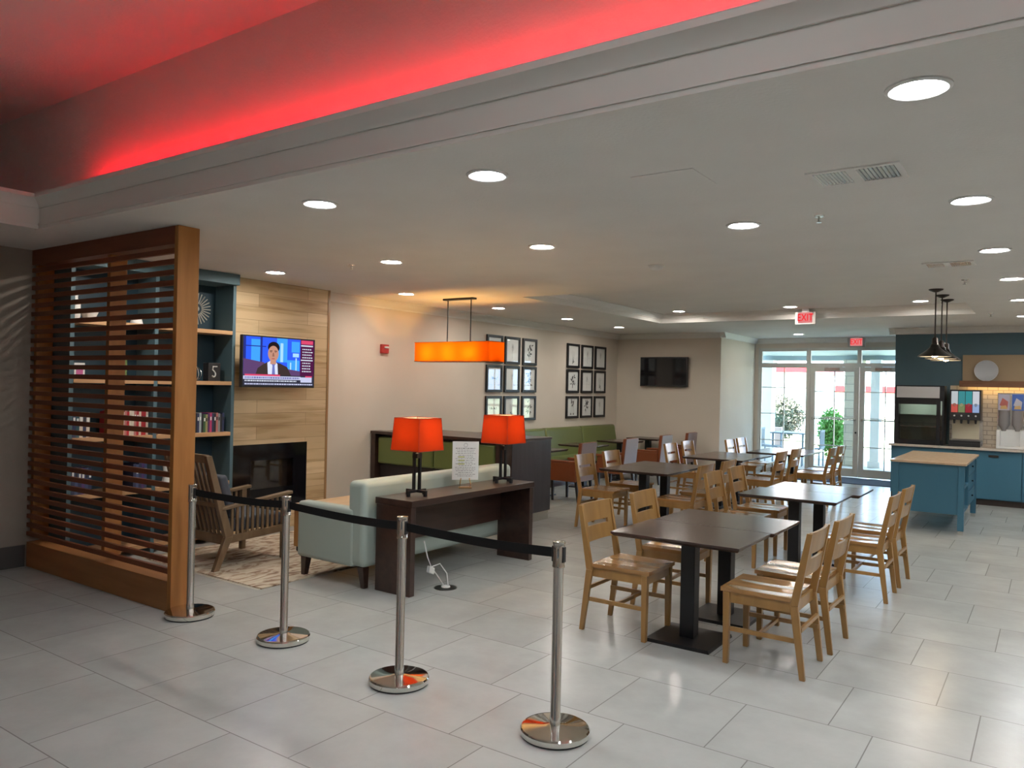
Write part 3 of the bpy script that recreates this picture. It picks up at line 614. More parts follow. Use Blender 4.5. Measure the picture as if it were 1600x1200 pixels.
# ------------------------------------------------------------------ fireplace wall, firebox, televisions
PX, PY0, PY1 = -7.63, 5.352, 6.83
fp = thing('fireplace', 'pale oak plank chimney breast with black inset fireplace, television above', 'fireplace', (-7.7, 6.1, 0)); ox, oy = -7.7, 6.1
b = MB(); fy0, fy1, fz0, fz1 = 5.44, 6.50, .22, 1.03
b.box(LX + .002 - ox, PX - ox, PY0 - oy, fy0 - oy, 0, CE - .001).box(LX + .002 - ox, PX - ox, fy1 - oy, PY1 - oy, 0, CE - .001).box(LX + .002 - ox, PX - ox, fy0 - oy, fy1 - oy, fz1, CE - .001).box(LX + .002 - ox, PX - ox, fy0 - oy, fy1 - oy, 0, fz0)
obj('plank_cladding', b, PLANK, fp)
obj('corner_trim', MB().box(PX - .02 - ox, PX + .006 - ox, PY1 - .03 - oy, PY1 + .004 - oy, 0, CE - .001), wood('trim_oak', (.30, .17, .07), (.38, .22, .10), 'z'), fp)
fr = MB(); fr.box(PX - .02 - ox, PX + .008 - ox, fy0 - oy, 5.68 - oy, fz0, fz1).box(PX - .02 - ox, PX + .008 - ox, 6.30 - oy, fy1 - oy, fz0, fz1).box(PX - .02 - ox, PX + .008 - ox, 5.68 - oy, 6.30 - oy, .84, fz1).box(PX - .02 - ox, PX + .008 - ox, 5.68 - oy, 6.30 - oy, fz0, .50)
obj('firebox_surround', fr, BLKG, fp); obj('firebox', MB().box(LX + .03 - ox, LX + .035 - ox, fy0 - oy, fy1 - oy, fz0, fz1), mottled('fire_brick', (.06, .045, .04), (.10, .075, .06), 8, .9), fp)
obj('firebox_glass', MB().box(PX - .012 - ox, PX - .008 - ox, 5.68 - oy, 6.30 - oy, .50, .84), glass('fire_glass', (.8, .8, .8), 2.0), fp)
# lit television, screen coordinates u (0..1 along +y), v (0..1 up)
tvx, ty0, ty1, tz0, tz1 = -7.36, 5.34, 6.37, 1.70, 2.285
tv = thing('television', 'lit wall television showing a news presenter, above the fireplace', 'television', (tvx, (ty0 + ty1) / 2, tz0)); W_, H_ = ty1 - ty0, tz1 - tz0
obj('casing', MB().box(-.05, 0, -W_ / 2, W_ / 2, 0, H_), BLKP, tv, .005); obj('wall_bracket', MB().box(PX - tvx, -.05, -.2, .2, .12, .42), BLK, tv)
def q(b, u0, u1, v0, v1, d):
    y0, y1 = -W_ / 2 + .015 + u0 * (W_ - .03), -W_ / 2 + .015 + u1 * (W_ - .03); z0, z1 = .02 + v0 * (H_ - .035), .02 + v1 * (H_ - .035)
    b.poly([(d, y0, z0), (d, y1, z0), (d, y1, z1), (d, y0, z1)])
def pg(b, pts, d):
    b.poly([(d, -W_ / 2 + .015 + u * (W_ - .03), .02 + v * (H_ - .035)) for u, v in pts])
def ell(b, cu, cv_, ru, rv, d, n=24, a0=0, a1=2 * PI): pg(b, [(cu + ru * math.cos(a0 + (a1 - a0) * i / n), cv_ + rv * math.sin(a0 + (a1 - a0) * i / n)) for i in range(n)], d)
TVS = 1.0
def E_(n, c, s=1.0): return emis('tv_' + n, c, s * TVS)
tb = [E_('blue', (.03, .10, .85)), E_('azure', (.05, .32, .95)), E_('pale', (.35, .62, 1.0)), E_('navy', (.02, .03, .22)), E_('desk', (.10, .05, .14))]
b = MB(); b.mi = 0; q(b, 0, .79, .22, 1, .001)
b.mi = 1
for u0, u1, v0, v1 in ((.1, .22, .4, .95), (.45, .6, .5, 1), (.6, .78, .3, .55), (.66, .78, .72, .95)): q(b, u0, u1, v0, v1, .0014)
b.mi = 2
for u0, u1, v0, v1 in ((.68, .77, .62, .7), (.50, .54, .5, .9), (.64, .66, .3, .5), (.72, .74, .33, .6)): q(b, u0, u1, v0, v1, .0017)
b.mi = 3
for u0, u1, v0, v1 in ((0, .03, .3, 1), (.22, .25, .4, 1), (0, .3, .80, .82)): q(b, u0, u1, v0, v1, .0018)
b.mi = 4; pg(b, [(0, .22), (.28, .22), (.28, .48), (0, .55)], .002); pg(b, [(.6, .22), (.79, .22), (.79, .32), (.6, .36)], .002)
scr = obj('screen', b, tb, tv, flip=False)
def sub(name, mats, fn):
    b = MB(); fn(b); o = obj(name, b, mats, scr, flip=False); return o
def presenter(b):
    b.mi = 0; pg(b, [(.16, .22), (.66, .22), (.60, .40), (.50, .47), (.43, .5), (.33, .5), (.26, .44), (.19, .36)], .0024)
    b.mi = 1; pg(b, [(.33, .24), (.47, .24), (.46, .46), (.42, .52), (.36, .52), (.32, .48)], .0027)
    b.mi = 2; pg(b, [(.385, .24), (.43, .24), (.42, .42), (.43, .45), (.38, .45), (.39, .42)], .003)
    b.mi = 3; pg(b, [(.36, .45), (.44, .45), (.44, .6), (.36, .6)], .0029); ell(b, .40, .67, .075, .165, .0033)
    b.mi = 4; ell(b, .405, .80, .082, .12, .0031); ell(b, .40, .84, .07, .07, .0035, 24, 0, PI)
    b.mi = 5
    for u in (.368, .43): ell(b, u, .70, .014, .01, .0036, 10)
    pg(b, [(.392, .69), (.408, .69), (.416, .61), (.384, .61)], .0036)
    b.mi = 4; pg(b, [(.35, .73), (.385, .735), (.385, .72), (.35, .715)], .0037); pg(b, [(.415, .735), (.45, .73), (.45, .715), (.415, .72)], .0037)
    b.mi = 6; ell(b, .40, .565, .026, .012, .0036, 12)
sub('presenter_picture', [E_('suit', (.045, .03, .03)), E_('shirt', (.62, .66, .85)), E_('tie', (.14, .16, .42)), E_('skin', (.48, .24, .17)), E_('hair', (.015, .01, .012)), E_('brow', (.26, .12, .09)), E_('lips', (.36, .10, .10))], presenter)
def side(b):
    b.mi = 0; q(b, .79, 1, .16, 1, .0015); b.mi = 1; q(b, .80, .98, .91, .99, .002); b.mi = 2; q(b, .80, .98, .86, .89, .002); q(b, .80, .98, .55, .575, .002)
    rnd = random.Random(3); b.mi = 2
    for v in (.80, .74, .68, .62, .50, .44, .38, .32):
        u = .82
        while u < .95: wv = rnd.uniform(.012, .03); q(b, u, u + wv, v - .012, v + .012, .002); u += wv + .008
sub('stock_panel', [E_('maroon', (.07, .01, .05)), E_('pink', (.62, .06, .14)), E_('white', (.55, .58, .68))], side)
def bars(b):
    b.mi = 0; q(b, 0, 1, .0, .22, .0026); b.mi = 1; q(b, 0, .8, .13, .20, .003); q(b, .8, .97, .08, .19, .003); b.mi = 2; q(b, .02, .5, .20, .235, .0035); q(b, .87, .97, .19, .22, .0035)
    b.mi = 3; rnd = random.Random(4)
    for v, m0, hh, uu in ((.165, 4, .018, .78), (.10, 3, .014, .74), (.035, 1, .014, .98)):
        u = .02; b.mi = m0
        while u < uu: wv = rnd.uniform(.008, .03); q(b, u, u + wv, v - hh, v + hh, .004); u += wv + .007
sub('caption_bars', [E_('dark', (.03, .03, .05)), E_('bar', (.50, .52, .72)), E_('pink', (.62, .06, .14)), E_('white', (.55, .58, .68)), E_('text', (.16, .16, .36))], bars)
# dark television on the far wall
t = thing('television', 'switched-off black television on the plain far wall', 'television', (-6.72, FY - .012, 1.83))
obj('casing', MB().box(-.53, .53, -.09, -.03, 0, .62), BLKP, t, .005); obj('screen', MB().box(-.51, .51, -.0925, -.0905, .025, .6), BLKG, t); obj('wall_bracket', MB().box(-.2, .2, -.03, 0, .15, .45), BLK, t)
# fire alarm
t = thing('fire_alarm', 'small red fire alarm strobe on the left wall', 'fire alarm', (LX, 8.04, 2.20))
obj('housing', MB().box(0, .05, -.07, .07, 0, .13), REDM, t, .008); obj('strobe_lens', MB().box(.05, .065, -.03, .05, .075, .1), WHITE, t, .003)

# ------------------------------------------------------------------ framed botanical prints
def print_frame(y0, y1, z0, z1, seed, style, lab, grp):
    t = thing('framed_print', lab, 'framed print', (LX, (y0 + y1) / 2, z0), 0, grp); wy, hz = (y1 - y0) / 2, z1 - z0; e = .045
    f = MB(); f.box(0, .035, -wy, -wy + e, 0, hz).box(0, .035, wy - e, wy, 0, hz).box(0, .035, -wy + e, wy - e, 0, e).box(0, .035, -wy + e, wy - e, hz - e, hz)
    obj('frame', f, BLK, t, .003); obj('sheet', MB().box(.004, .016, -wy + e, wy - e, e, hz - e), PAPER, t)
    rnd = random.Random(seed); d = MB(); X = .0166
    def leaf(cy, cz, ang, L, W_):
        u = Vector((math.cos(ang), math.sin(ang))); n_ = Vector((-u.y, u.x)); pts = [(0, 0), (.3, .8), (.6, .9), (1, 0), (.6, -.9), (.3, -.8)]
        d.poly([(X + rnd.uniform(0, .0006), cy + u.x * a * L + n_.x * c * W_, cz + u.y * a * L + n_.y * c * W_) for a, c in pts])
    cz = hz / 2
    if style == 0:      # dark cluster of leaves
        d.tube([(X, -.02, hz * .22), (X, .01, hz * .5), (X, .03, hz * .78)], .0016, 4)
        for k in range(16): leaf(rnd.uniform(-.05, .06), hz * rnd.uniform(.3, .75), rnd.uniform(0, 6.28), .07, .013)
    elif style == 1:    # pale seed heads
        d.tube([(X, .0, hz * .2), (X, .01, hz * .7)], .0013, 4)
        for k in range(14): a = k * .45; d.tube([(X, .01, hz * .62), (X, .01 + .06 * math.cos(a), hz * .62 + .07 * math.sin(a))], .0011, 4)
    elif style == 2:    # paired stems with root tufts
        for s in (-1, 1):
            d.tube([(X, s * .05, hz * .22), (X, s * .03, hz * .5), (X, s * .045, hz * .8)], .0015, 4)
            for k in range(7): leaf(s * .05, hz * .25, -PI / 2 + rnd.uniform(-.6, .6), .05, .006); leaf(s * .04, hz * rnd.uniform(.45, .75), PI / 2 + rnd.uniform(-.7, .7), .08, .01)
    elif style == 3:    # low horizontal sprig
        d.tube([(X, -.1, hz * .45), (X, 0, hz * .5), (X, .1, hz * .46)], .0014, 4)
        for k in range(9): leaf(rnd.uniform(-.1, .1), hz * .48, rnd.uniform(.3, 2.8), .05, .008)
    else:               # upright fronds
        for k in range(5):
            a = PI / 2 + (k - 2) * .22; d.tube([(X, 0, hz * .2), (X, .5 * hz * math.cos(a) * .6, hz * .2 + .5 * hz * math.sin(a))], .0012, 4)
        for k in range(8): leaf(rnd.uniform(-.03, .03), hz * rnd.uniform(.2, .4), rnd.uniform(0, 6.28), .045, .012)
    obj('botanical_drawing', d, INKG if style in (1, 4) else INK, t, flip=False)
    obj('glazing', MB().box(.022, .0235, -wy + e, wy - e, e, hz - e), GLASS, t)
zr = [(2.16, 2.64), (1.665, 2.13), (1.16, 1.60)]
DESC = {0: 'dark leafy branch', 1: 'faint seed head', 2: 'paired rooted stems', 3: 'low horizontal sprig', 4: 'upright fronds'}
for g, (ys, sty) in enumerate(((((10.48, 10.94), (11.01, 11.47), (11.56, 12.02)), ((4, 1, 0), (3, 1, 0), (3, 4, 0))), (((13.12, 13.60), (13.69, 14.16), (14.25, 14.72)), ((4, 1, 1), (0, 1, 4), (2, 0, 1))))):
    for r_ in range(3):
        for c_ in range(3):
            lab = f"black framed {DESC[sty[r_][c_]]} print, {['top', 'middle', 'bottom'][r_]} {['left', 'centre', 'right'][c_]} of {['nearer nine', 'farther nine'][g]}"
            print_frame(*ys[c_], *zr[r_], 10 * g + 3 * r_ + c_, sty[r_][c_], lab, 'botanical prints on the left wall')

# ------------------------------------------------------------------ orange linear pendant
t = thing('pendant_lamp', 'long rectangular orange fabric pendant lamp over the booths', 'pendant lamp', (-6.62, 8.22, CE))
obj('canopy', MB().box(-.26, .26, -.045, .045, -.025, 0), BLK, t, .004)
for x in (-.2, .2): obj('rod', MB().tube([(x, 0, -.02), (x, 0, -.80)], .008), BLK, t)
def rrect(hx, hy, r, n=5):
    p = []
    for cx, cy, a0 in ((hx - r, hy - r, 0), (-hx + r, hy - r, PI / 2), (-hx + r, -hy + r, PI), (hx - r, -hy + r, 1.5 * PI)):
        for i in range(n + 1): a = a0 + PI / 2 * i / n; p.append((cx + r * math.cos(a), cy + r * math.sin(a)))
    return p
def shell(b, sec0, z0, sec1, z1):
    A = [b.bm.verts.new((u, v, z0)) for u, v in sec0]; B = [b.bm.verts.new((u, v, z1)) for u, v in sec1]
    for i in range(len(A)): b.face([A[i], A[(i + 1) % len(A)], B[(i + 1) % len(A)], B[i]])
b = MB(); s_ = rrect(.67, .165, .05); shell(b, s_, -.86, s_, -.60); sh = obj('shade', b, SHADE_P, t)
b = MB(); s2 = rrect(.673, .168, .05)
for z in (-.60, -.86): b.tube([(u, v, z) for u, v in s2] + [(s2[0][0], s2[0][1], z)], .004, 5)
obj('shade_trim', b, mat('orange_trim', (.30, .06, .01), .6), sh)
obj('diffuser', MB().prism([(u * .985, v * .97) for u, v in s_], 'z', -.857, -.853), shade_mat('cream_diffuser', (.35, .27, .16), (.8, .7, .5)), t)
obj('crossbar', MB().box(-.66, .66, -.008, .008, -.815, -.80).box(-.2, -.185, -.16, .16, -.615, -.60).box(.185, .2, -.16, .16, -.615, -.60), BLK, t)
for x in (-.42, -.05, .32): obj('bulb', MB().lathe([(0.0, -.045), (.022, -.038), (.035, -.01), (.032, .012), (.014, .04), (.0, .045)], c=(x, 0, -.745), n=14, cap=False), WARMB, t)

# ------------------------------------------------------------------ stanchions with belts
stn = [(-5.29, 3.43, 'polished steel belt barrier post touching the end of the slat screen'), (-4.30, 3.50, 'polished steel belt barrier post, second from the slat screen'), (-3.16, 3.43, 'polished steel belt barrier post in front of the console table end'), (-2.06, 3.41, 'nearest polished steel belt barrier post, with the belt ending at it')]
for i, (x, y, lab) in enumerate(stn):
    t = thing('belt_barrier_post', lab, 'barrier post', (x, y, 0), 0, 'belt barrier posts')
    obj('base', MB().lathe([(0.165, .006), (0.176, .01), (0.178, .036), (0.172, .044), (0.16, .046), (0.06, .050), (0.034, .056), (0.0, .056)], n=56, cap=False), CHROME, t)
    obj('base_gasket', MB().lathe([(0.0, 0), (0.17, 0), (0.172, .008), (0.16, .010)], n=48, cap=False), BLKP, t)
    obj('pole', MB().lathe([(0.0275, .05), (0.0275, .10), (0.0262, .102), (0.0262, .862)], n=28), STEEL, t)
    hd = obj('head', MB().lathe([(0.032, .858), (0.032, .868), (0.0305, .87), (0.0305, .975), (0.033, .978), (0.033, .988), (0.028, .991), (0.0, .991)], n=32, cap=False), CHROME, t)
    for sx in (-1, 1): obj('belt_slot', MB().box(sx * .031 - .005, sx * .031 + .005, -.013, .013, .885, .965), BLKP, hd, .003)
    if i < 3:
        dx, dy = stn[i + 1][0] - x, stn[i + 1][1] - y; L = math.hypot(dx, dy); ux, uy = dx / L, dy / L; b = MB()
        def bf(u, v, off):
            s = .036 + u * (L - .072); sag = -.012 * 4 * u * (1 - u); tw = .004 * math.sin(u * PI * 2)
            return (ux * s - uy * (off + tw), uy * s + ux * (off + tw), .905 + v * .05 + sag)
        b.slab(lambda u, v: bf(u, v, .001), lambda u, v: bf(u, v, -.001), 16, 1); obj('belt', b, BELT, t)

# ------------------------------------------------------------------ console table, lamps, sign, outlet
t = thing('console_table', 'long dark brown wooden console table behind the aqua sofa', 'console table', (-4.56, 5.76, 0))
obj('tabletop', MB().box(-.21, .21, -.93, .93, .745, .80), DARKW, t, .003)
obj('side_panel', MB().box(-.20, .20, -.925, -.865, 0, .745), DARKW, t, .003); obj('side_panel', MB().box(-.20, .20, .865, .925, 0, .745), DARKW, t, .003)
obj('modesty_panel', MB().box(-.19, -.165, -.865, .865, .38, .745), DARKW, t)
LINING = shade_mat('cream_lining', (.85, .80, .70), (.80, .74, .60))
def lamp(y, lab):
    t = thing('table_lamp', lab, 'table lamp', (-4.56, y, .80), 0, 'orange table lamps on the console')
    obj('base', MB().box(-.115, .115, -.011, .011, .03, .052).box(-.011, .011, -.115, .115, .03, .052).box(-.115, -.09, -.011, .011, 0, .03).box(.09, .115, -.011, .011, 0, .03).box(-.011, .011, -.115, -.09, 0, .03).box(-.011, .011, .09, .115, 0, .03), BLK, t)
    for dx, dy in ((.017, .017), (-.017, -.017)): obj('post', MB().box(dx - .011, dx + .011, dy - .011, dy + .011, .052, .47), BLK, t)
    obj('socket', MB().box(-.03, .03, -.03, .03, .33, .37).lathe([(.018, .47), (.018, .51)], n=12), BLK, t)
    sq = lambda s: [(s, s), (-s, s), (-s, -s), (s, -s)]
    b = MB(); shell(b, sq(.163), .40, sq(.145), .68); sh = obj('shade', b, SHADE_O, t)
    b = MB()
    for z, s in ((.40, .163), (.68, .145)): b.tube([(u, v, z) for u, v in sq(s)] + [(s, s, z)], .003, 4)
    for a in range(4): u, v = sq(1)[a]; b.tube([(u * .163, v * .163, .40), (u * .145, v * .145, .68)], .0022, 4)
    obj('shade_trim', b, mat('red_trim', (.30, .03, .01), .6), sh)
    b = MB(); shell(b, sq(.159), .403, sq(.141), .677); obj('lining', b, LINING, sh)
    obj('bulb', MB().lathe([(0.0, -.04), (.016, -.035), (.028, -.0), (.026, .018), (.0, .035)], c=(0, 0, .56), n=14, cap=False), emis('lamp_bulb', (1.0, .62, .28), 190.0), t)
lamp(5.12, 'black table lamp with square orange-red shade at the near end of the console')
lamp(6.42, 'black table lamp with square orange-red shade at the far end of the console')
t = thing('notice_sign', 'white printed notice card on a small brass stand between the console lamps', 'notice sign', (-4.58, 5.83, .80), math.radians(-46))
obj('stand', MB().tube([(.0, -.05, .0), (.03, -.05, .04), (0, -.04, .09)], .005, 6).tube([(0, .05, 0), (.03, .05, .04), (0, .04, .09)], .005, 6).box(-.03, .04, -.06, .06, 0, .008), mat('brass', (.55, .36, .16), .3, 1), t)
cdm = Matrix.Rotation(math.radians(4), 4, 'X'); card = obj('card', MB().box(-.003, .003, -.125, .125, .075, .44), PAPER, t); rnd = random.Random(9)
b = MB()
z = .375
for k in range(17):
    hl = .0045 if k else .007; n_ = rnd.uniform(.06, .1) if k % 3 else .095; 
    if 4 <= k <= 9: b.mi = 1; b.poly([(.0034, -.07, z - .006), (.0034, -.01, z - .006), (.0034, -.01, z + .006), (.0034, -.07, z + .006)]) if k % 2 else None
    b.mi = 0; y = -n_
    while y < n_: wv = rnd.uniform(.008, .03); b.poly([(.0037, y, z - hl / 2), (.0037, min(y + wv, n_), z - hl / 2), (.0037, min(y + wv, n_), z + hl / 2), (.0037, y, z + hl / 2)]); y += wv + .006
    z -= .0165
b.mi = 0; b.tube([(.004, .018 * math.cos(q_), .405 + .018 * math.sin(q_)) for q_ in [i * .6 for i in range(11)]], .0016, 4)
obj('printed_text', b, [INKG, mat('yellow_mark', (.55, .60, .15), .6)], card, flip=False)
t = thing('floor_outlet', 'round metal floor outlet beside the console table', 'floor outlet', (-4.33, 5.27, 0))
obj('cover', MB().lathe([(0.10, 0), (0.098, .006), (0.06, .009), (0.0, .009)], n=32, cap=False), mat('dark_steel', (.16, .15, .14), .3, 1), t); obj('socket_insert', MB().lathe([(0.04, .009), (0.038, .018), (0, .018)], n=20, cap=False), WHITE, t)
t = thing('power_cord', 'white lamp cord with inline plug dropping to the floor outlet', 'cord', (-4.33, 5.27, 0))
obj('cable', MB().tube([(-.05, -.24, .44), (-.045, -.20, .30), (-.04, -.15, .20), (-.03, -.09, .13), (-.01, -.02, .03)], .005, 6).tube([(-.05, -.16, .20), (-.02, -.06, .22), (.01, -.0, .13), (.02, .01, .02)], .005, 6), WHITE, t)
obj('plug', MB().hexa([(-.065, -.19, .16), (-.03, -.19, .16), (-.03, -.12, .13), (-.065, -.12, .13), (-.065, -.18, .22), (-.03, -.18, .22), (-.03, -.11, .19), (-.065, -.11, .19)]), WHITE, t, .008)

# ------------------------------------------------------------------ sofa, coffee table, rug, armchair
t = thing('sofa', 'pale aqua leather sofa seen from behind, facing the fireplace', 'sofa', (-5.22, 5.83, 0))
def soft(name, box, m, par, bev=.03, seg=4): return obj(name, MB().box(*box), m, par, bev, seg)
soft('back', (.21, .42, -1.10, 1.10, .19, .93), AQUA, t, .05)
soft('arm', (-.43, .30, -1.11, -.97, .185, .69), AQUA, t, .035); soft('arm', (-.43, .30, .97, 1.11, .185, .69), AQUA, t, .035)
soft('base', (-.42, .22, -.97, .97, .19, .32), AQUA, t, .02)
for y0 in (-.965, -.32, .325): soft('seat_cushion', (-.43, .21, y0, y0 + .64, .32, .46), AQUA, t, .035)
for x, dx in ((-.37, -.02), (.36, .02)):
    for y in (-1.04, 1.04): obj('leg', MB().hexa([(x + dx - .022, y - .022, .012), (x + dx + .022, y - .022, .012), (x + dx + .022, y + .022, .012), (x + dx - .022, y + .022, .012), (x - .035, y - .035, .19), (x + .035, y - .035, .19), (x + .035, y + .035, .19), (x - .035, y + .035, .19)]), DARKW, t)
t = thing('coffee_table', 'light wood block coffee table between the sofa and the fireplace', 'coffee table', (-6.2, 5.95, .012))
obj('tabletop', MB().box(-.30, .30, -.62, .62, .45, .49), LIGHTW, t, .004); obj('body', MB().box(-.27, .27, -.58, .58, .05, .45), wood('orange_oak', (.42, .20, .06), (.52, .27, .10), 'z'), t, .003); obj('plinth', MB().box(-.25, .25, -.56, .56, 0, .05), BLK, t)
b = MB(); rugp = []
b.box(-.92, .92, -1.35, 1.35, 0, .011)
t = tag(obj('area_rug', b, RUGM, None, .003, loc=(-6.42, 5.58, 0)), 'cream and brown abstract patterned area rug under the armchair and sofa front', 'rug')
b = MB(); rr = random.Random(5)
for k in range(150):
    x = -.91 + k * .01222; dx = rr.uniform(-.006, .006)
    b.poly([(x - .003, -1.35, .006), (x + .003, -1.35, .006), (x + dx + .002, -1.39, .003), (x + dx - .002, -1.39, .003)])
obj('fringe', b, mat('rug_fringe', (.62, .54, .42), .95), t, flip=False)
# armchair: local frame faces +y
t = thing('lounge_chair', 'brown wooden slatted lounge chair with dark cushion facing the fireplace', 'armchair', (-6.63, 4.72, .011))
for sx in (-1, 1):
    X = sx * .33
    obj('arm_rest', MB().hexa([(X - .035, -.34, .555), (X + .035, -.34, .555), (X + .035, .46, .635), (X - .035, .46, .635), (X - .035, -.34, .585), (X + .035, -.34, .585), (X + .035, .46, .665), (X - .035, .46, .665)]), ARMW, t, .006)
    obj('front_leg', MB().bar((X, .38, 0), (X, .38, .63), .022, .028), ARMW, t, .003)
    obj('rear_leg', MB().hexa([(X - .022, -.42, 0), (X + .022, -.42, 0), (X + .022, -.36, 0), (X - .022, -.36, 0), (X - .022, -.30, .30), (X + .022, -.30, .30), (X + .022, -.22, .30), (X - .022, -.22, .30)]).hexa([(X - .022, -.30, .30), (X + .022, -.30, .30), (X + .022, -.22, .30), (X - .022, -.22, .30), (X - .022, -.52, 1.07), (X + .022, -.52, 1.07), (X + .022, -.46, 1.07), (X - .022, -.46, 1.07)]), ARMW, t, .004)
    obj('side_rail', MB().hexa([(X - .016, -.26, .24), (X + .016, -.26, .24), (X + .016, .38, .27), (X - .016, .38, .27), (X - .016, -.26, .31), (X + .016, -.26, .31), (X + .016, .38, .34), (X - .016, .38, .34)]), ARMW, t, .003)
    b = MB()
    for k in range(10):
        y = -.22 + k * .057; b.hexa([(X - .008, y - .012, .30), (X + .008, y - .012, .30), (X + .008, y + .012, .30), (X - .008, y + .012, .30), (X - .008, y - .012, .57 + (y + .3) * .1), (X + .008, y - .012, .57 + (y + .3) * .1), (X + .008, y + .012, .57 + (y + .3) * .1), (X - .008, y + .012, .57 + (y + .3) * .1)])
    obj('side_slats', b, ARMW, t)
def back_at(z): return -.26 - (z - .30) * .29
b = MB()
for k in range(9):
    x = -.27 + k * .0675; b.hexa([(x - .013, back_at(.3) - .012, .30), (x + .013, back_at(.3) - .012, .30), (x + .013, back_at(.3) + .006, .30), (x - .013, back_at(.3) + .006, .30), (x - .013, back_at(1.03) - .012, 1.03), (x + .013, back_at(1.03) - .012, 1.03), (x + .013, back_at(1.03) + .006, 1.03), (x - .013, back_at(1.03) + .006, 1.03)])
obj('back_slats', b, ARMW, t); obj('top_rail', MB().box(-.31, .31, back_at(1.05) - .02, back_at(1.05) + .02, 1.0, 1.075), ARMW, t, .004)
obj('back_rail', MB().box(-.31, .31, -.28, -.24, .22, .31).box(-.31, .31, back_at(.6) - .03, back_at(.6) - .012, .58, .62), ARMW, t, .003); obj('front_rail', MB().box(-.31, .31, .37, .395, .26, .34), ARMW, t, .003)
soft('seat_cushion', (-.305, .305, -.24, .38, .33, .46), CUSH, t, .03); b = MB()
b.hexa([(-.29, -.22, .46), (.29, -.22, .46), (.29, -.12, .46), (-.29, -.12, .46), (-.29, -.34, .86), (.29, -.34, .86), (.29, -.25, .88), (-.29, -.25, .88)]); obj('back_cushion', b, CUSH, t, .03, 3)

# ------------------------------------------------------------------ booth block and banquette
t = thing('booth', 'dark wood framed booth partition with green padded back and grey laminate end panel', 'booth', (-6.65, 8.35, 0)); ox, oy = -6.65, 8.35
x0, x1 = LX + .02 - ox, -5.55 - ox
obj('cap', MB().box(x0, x1 + .02, 7.80 - oy, 8.0 - oy, 1.07, 1.11).box(x0, x1 + .02, 8.0 - oy, 8.92 - oy, 1.07, 1.10), DARKW, t, .003)
obj('left_post', MB().box(x0, x0 + .08, 7.82 - oy, 8.0 - oy, 0, 1.07), DARKW, t); obj('right_post', MB().box(x1 - .12, x1, 7.82 - oy, 8.0 - oy, 0, 1.07), DARKW, t)
obj('end_panel', MB().box(x1 - .03, x1 + .004, 8.0 - oy, 8.92 - oy, .12, 1.07), LAMINATE, t); obj('toe_kick', MB().box(x1 - .06, x1 - .01, 8.0 - oy, 8.90 - oy, 0, .12), STEEL, t)
obj('back_board', MB().box(x0 + .08, x1 - .12, 7.93 - oy, 8.0 - oy, 0, 1.07), mat('booth_dark_board', (.02, .014, .014), .5), t)  # near-black panel behind and below the green pads
for k in range(2):
    a = x0 + .10 + k * ((x1 - .14 - x0 - .10) / 2); soft('back_pad', (a, a + (x1 - .14 - x0 - .10) / 2 - .02, 7.85 - oy, 7.93 - oy, .66, 1.03), GREEN, t, .025)
obj('seat_base', MB().box(x0 + .08, x1 - .12, 8.02 - oy, 8.88 - oy, .02, .38), DARKW, t); soft('seat_cushion', (x0 + .08, x1 - .12, 8.02 - oy, 8.88 - oy, .38, .48), GREEN, t, .03)
t = thing('banquette', 'long green vinyl banquette bench along the left wall', 'banquette', (-7.5, 12.0, 0)); ox, oy = -7.5, 12.0
ys = [9.0, 10.7, 12.2, 13.55, 15.0]
for a, c_ in zip(ys, ys[1:]):
    b = MB(); b.hexa([(LX + .003 - ox, a + .005 - oy, .44), (-7.62 - ox, a + .005 - oy, .44), (-7.62 - ox, c_ - .005 - oy, .44), (LX + .003 - ox, c_ - .005 - oy, .44), (LX + .003 - ox, a + .005 - oy, 1.0), (-7.72 - ox, a + .005 - oy, 1.0), (-7.72 - ox, c_ - .005 - oy, 1.0), (LX + .003 - ox, c_ - .005 - oy, 1.0)])
    obj('backrest', b, GREEN, t, .04, 4); soft('seat_cushion', (-7.7 - ox, -7.18 - ox, a + .005 - oy, c_ - .005 - oy, .36, .48), GREEN, t, .03)
obj('base', MB().box(LX + .02 - ox, -7.24 - ox, 9.0 - oy, 15.0 - oy, 0, .36), DARKW, t)

# ------------------------------------------------------------------ tables
def make_table(wx, wy, h=.76, base=.235):
    t = thing('dining_table', 'x', 'table')
    e = .018
    tp = MB(); z0, z1 = h - .032, h; tp.hexa([(-wx + e, -wy + e, z0), (wx - e, -wy + e, z0), (wx - e, wy - e, z0), (-wx + e, wy - e, z0), (-wx, -wy, z0 + .018), (wx, -wy, z0 + .018), (wx, wy, z0 + .018), (-wx, wy, z0 + .018)])
    tp.box(-wx, wx, -wy, wy, z0 + .018, z1)
    obj('tabletop', tp, DARKT, t, .002, 1)
    obj('post', MB().box(-.052, .052, -.052, .052, .02, h - .045), BLK, t, .006)
    obj('base_plate', MB().hexa([(-base, -base, 0), (base, -base, 0), (base, base, 0), (-base, base, 0), (-base + .006, -base + .006, .022), (base - .006, -base + .006, .022), (base - .006, base - .006, .022), (-base + .006, base - .006, .022)]), BLK, t)
    obj('mounting_plate', MB().box(-.17, .17, -.17, .17, h - .045, h - .032), BLK, t)
    return t
tb0 = make_table(.465, .345); first = [True]
def table(x, y, lab, grp='dark square dining tables'):
    if first[0]: first[0] = False; tb0.location = (x, y, 0); tb0['label'] = lab; tb0['group'] = grp; return tb0
    return dup(tb0, (x, y, 0), 0, lab, grp)
table(-2.105, 5.30, 'nearest dark dining table, front half of the closest pair')
table(-2.085, 6.0, 'dark dining table joined behind the nearest one, rear half of the closest pair')
table(-2.09, 7.98, 'dark dining table with window glare, front half of the right-hand middle pair')
table(-2.02, 8.68, 'dark dining table with window glare, rear half of the right-hand middle pair')
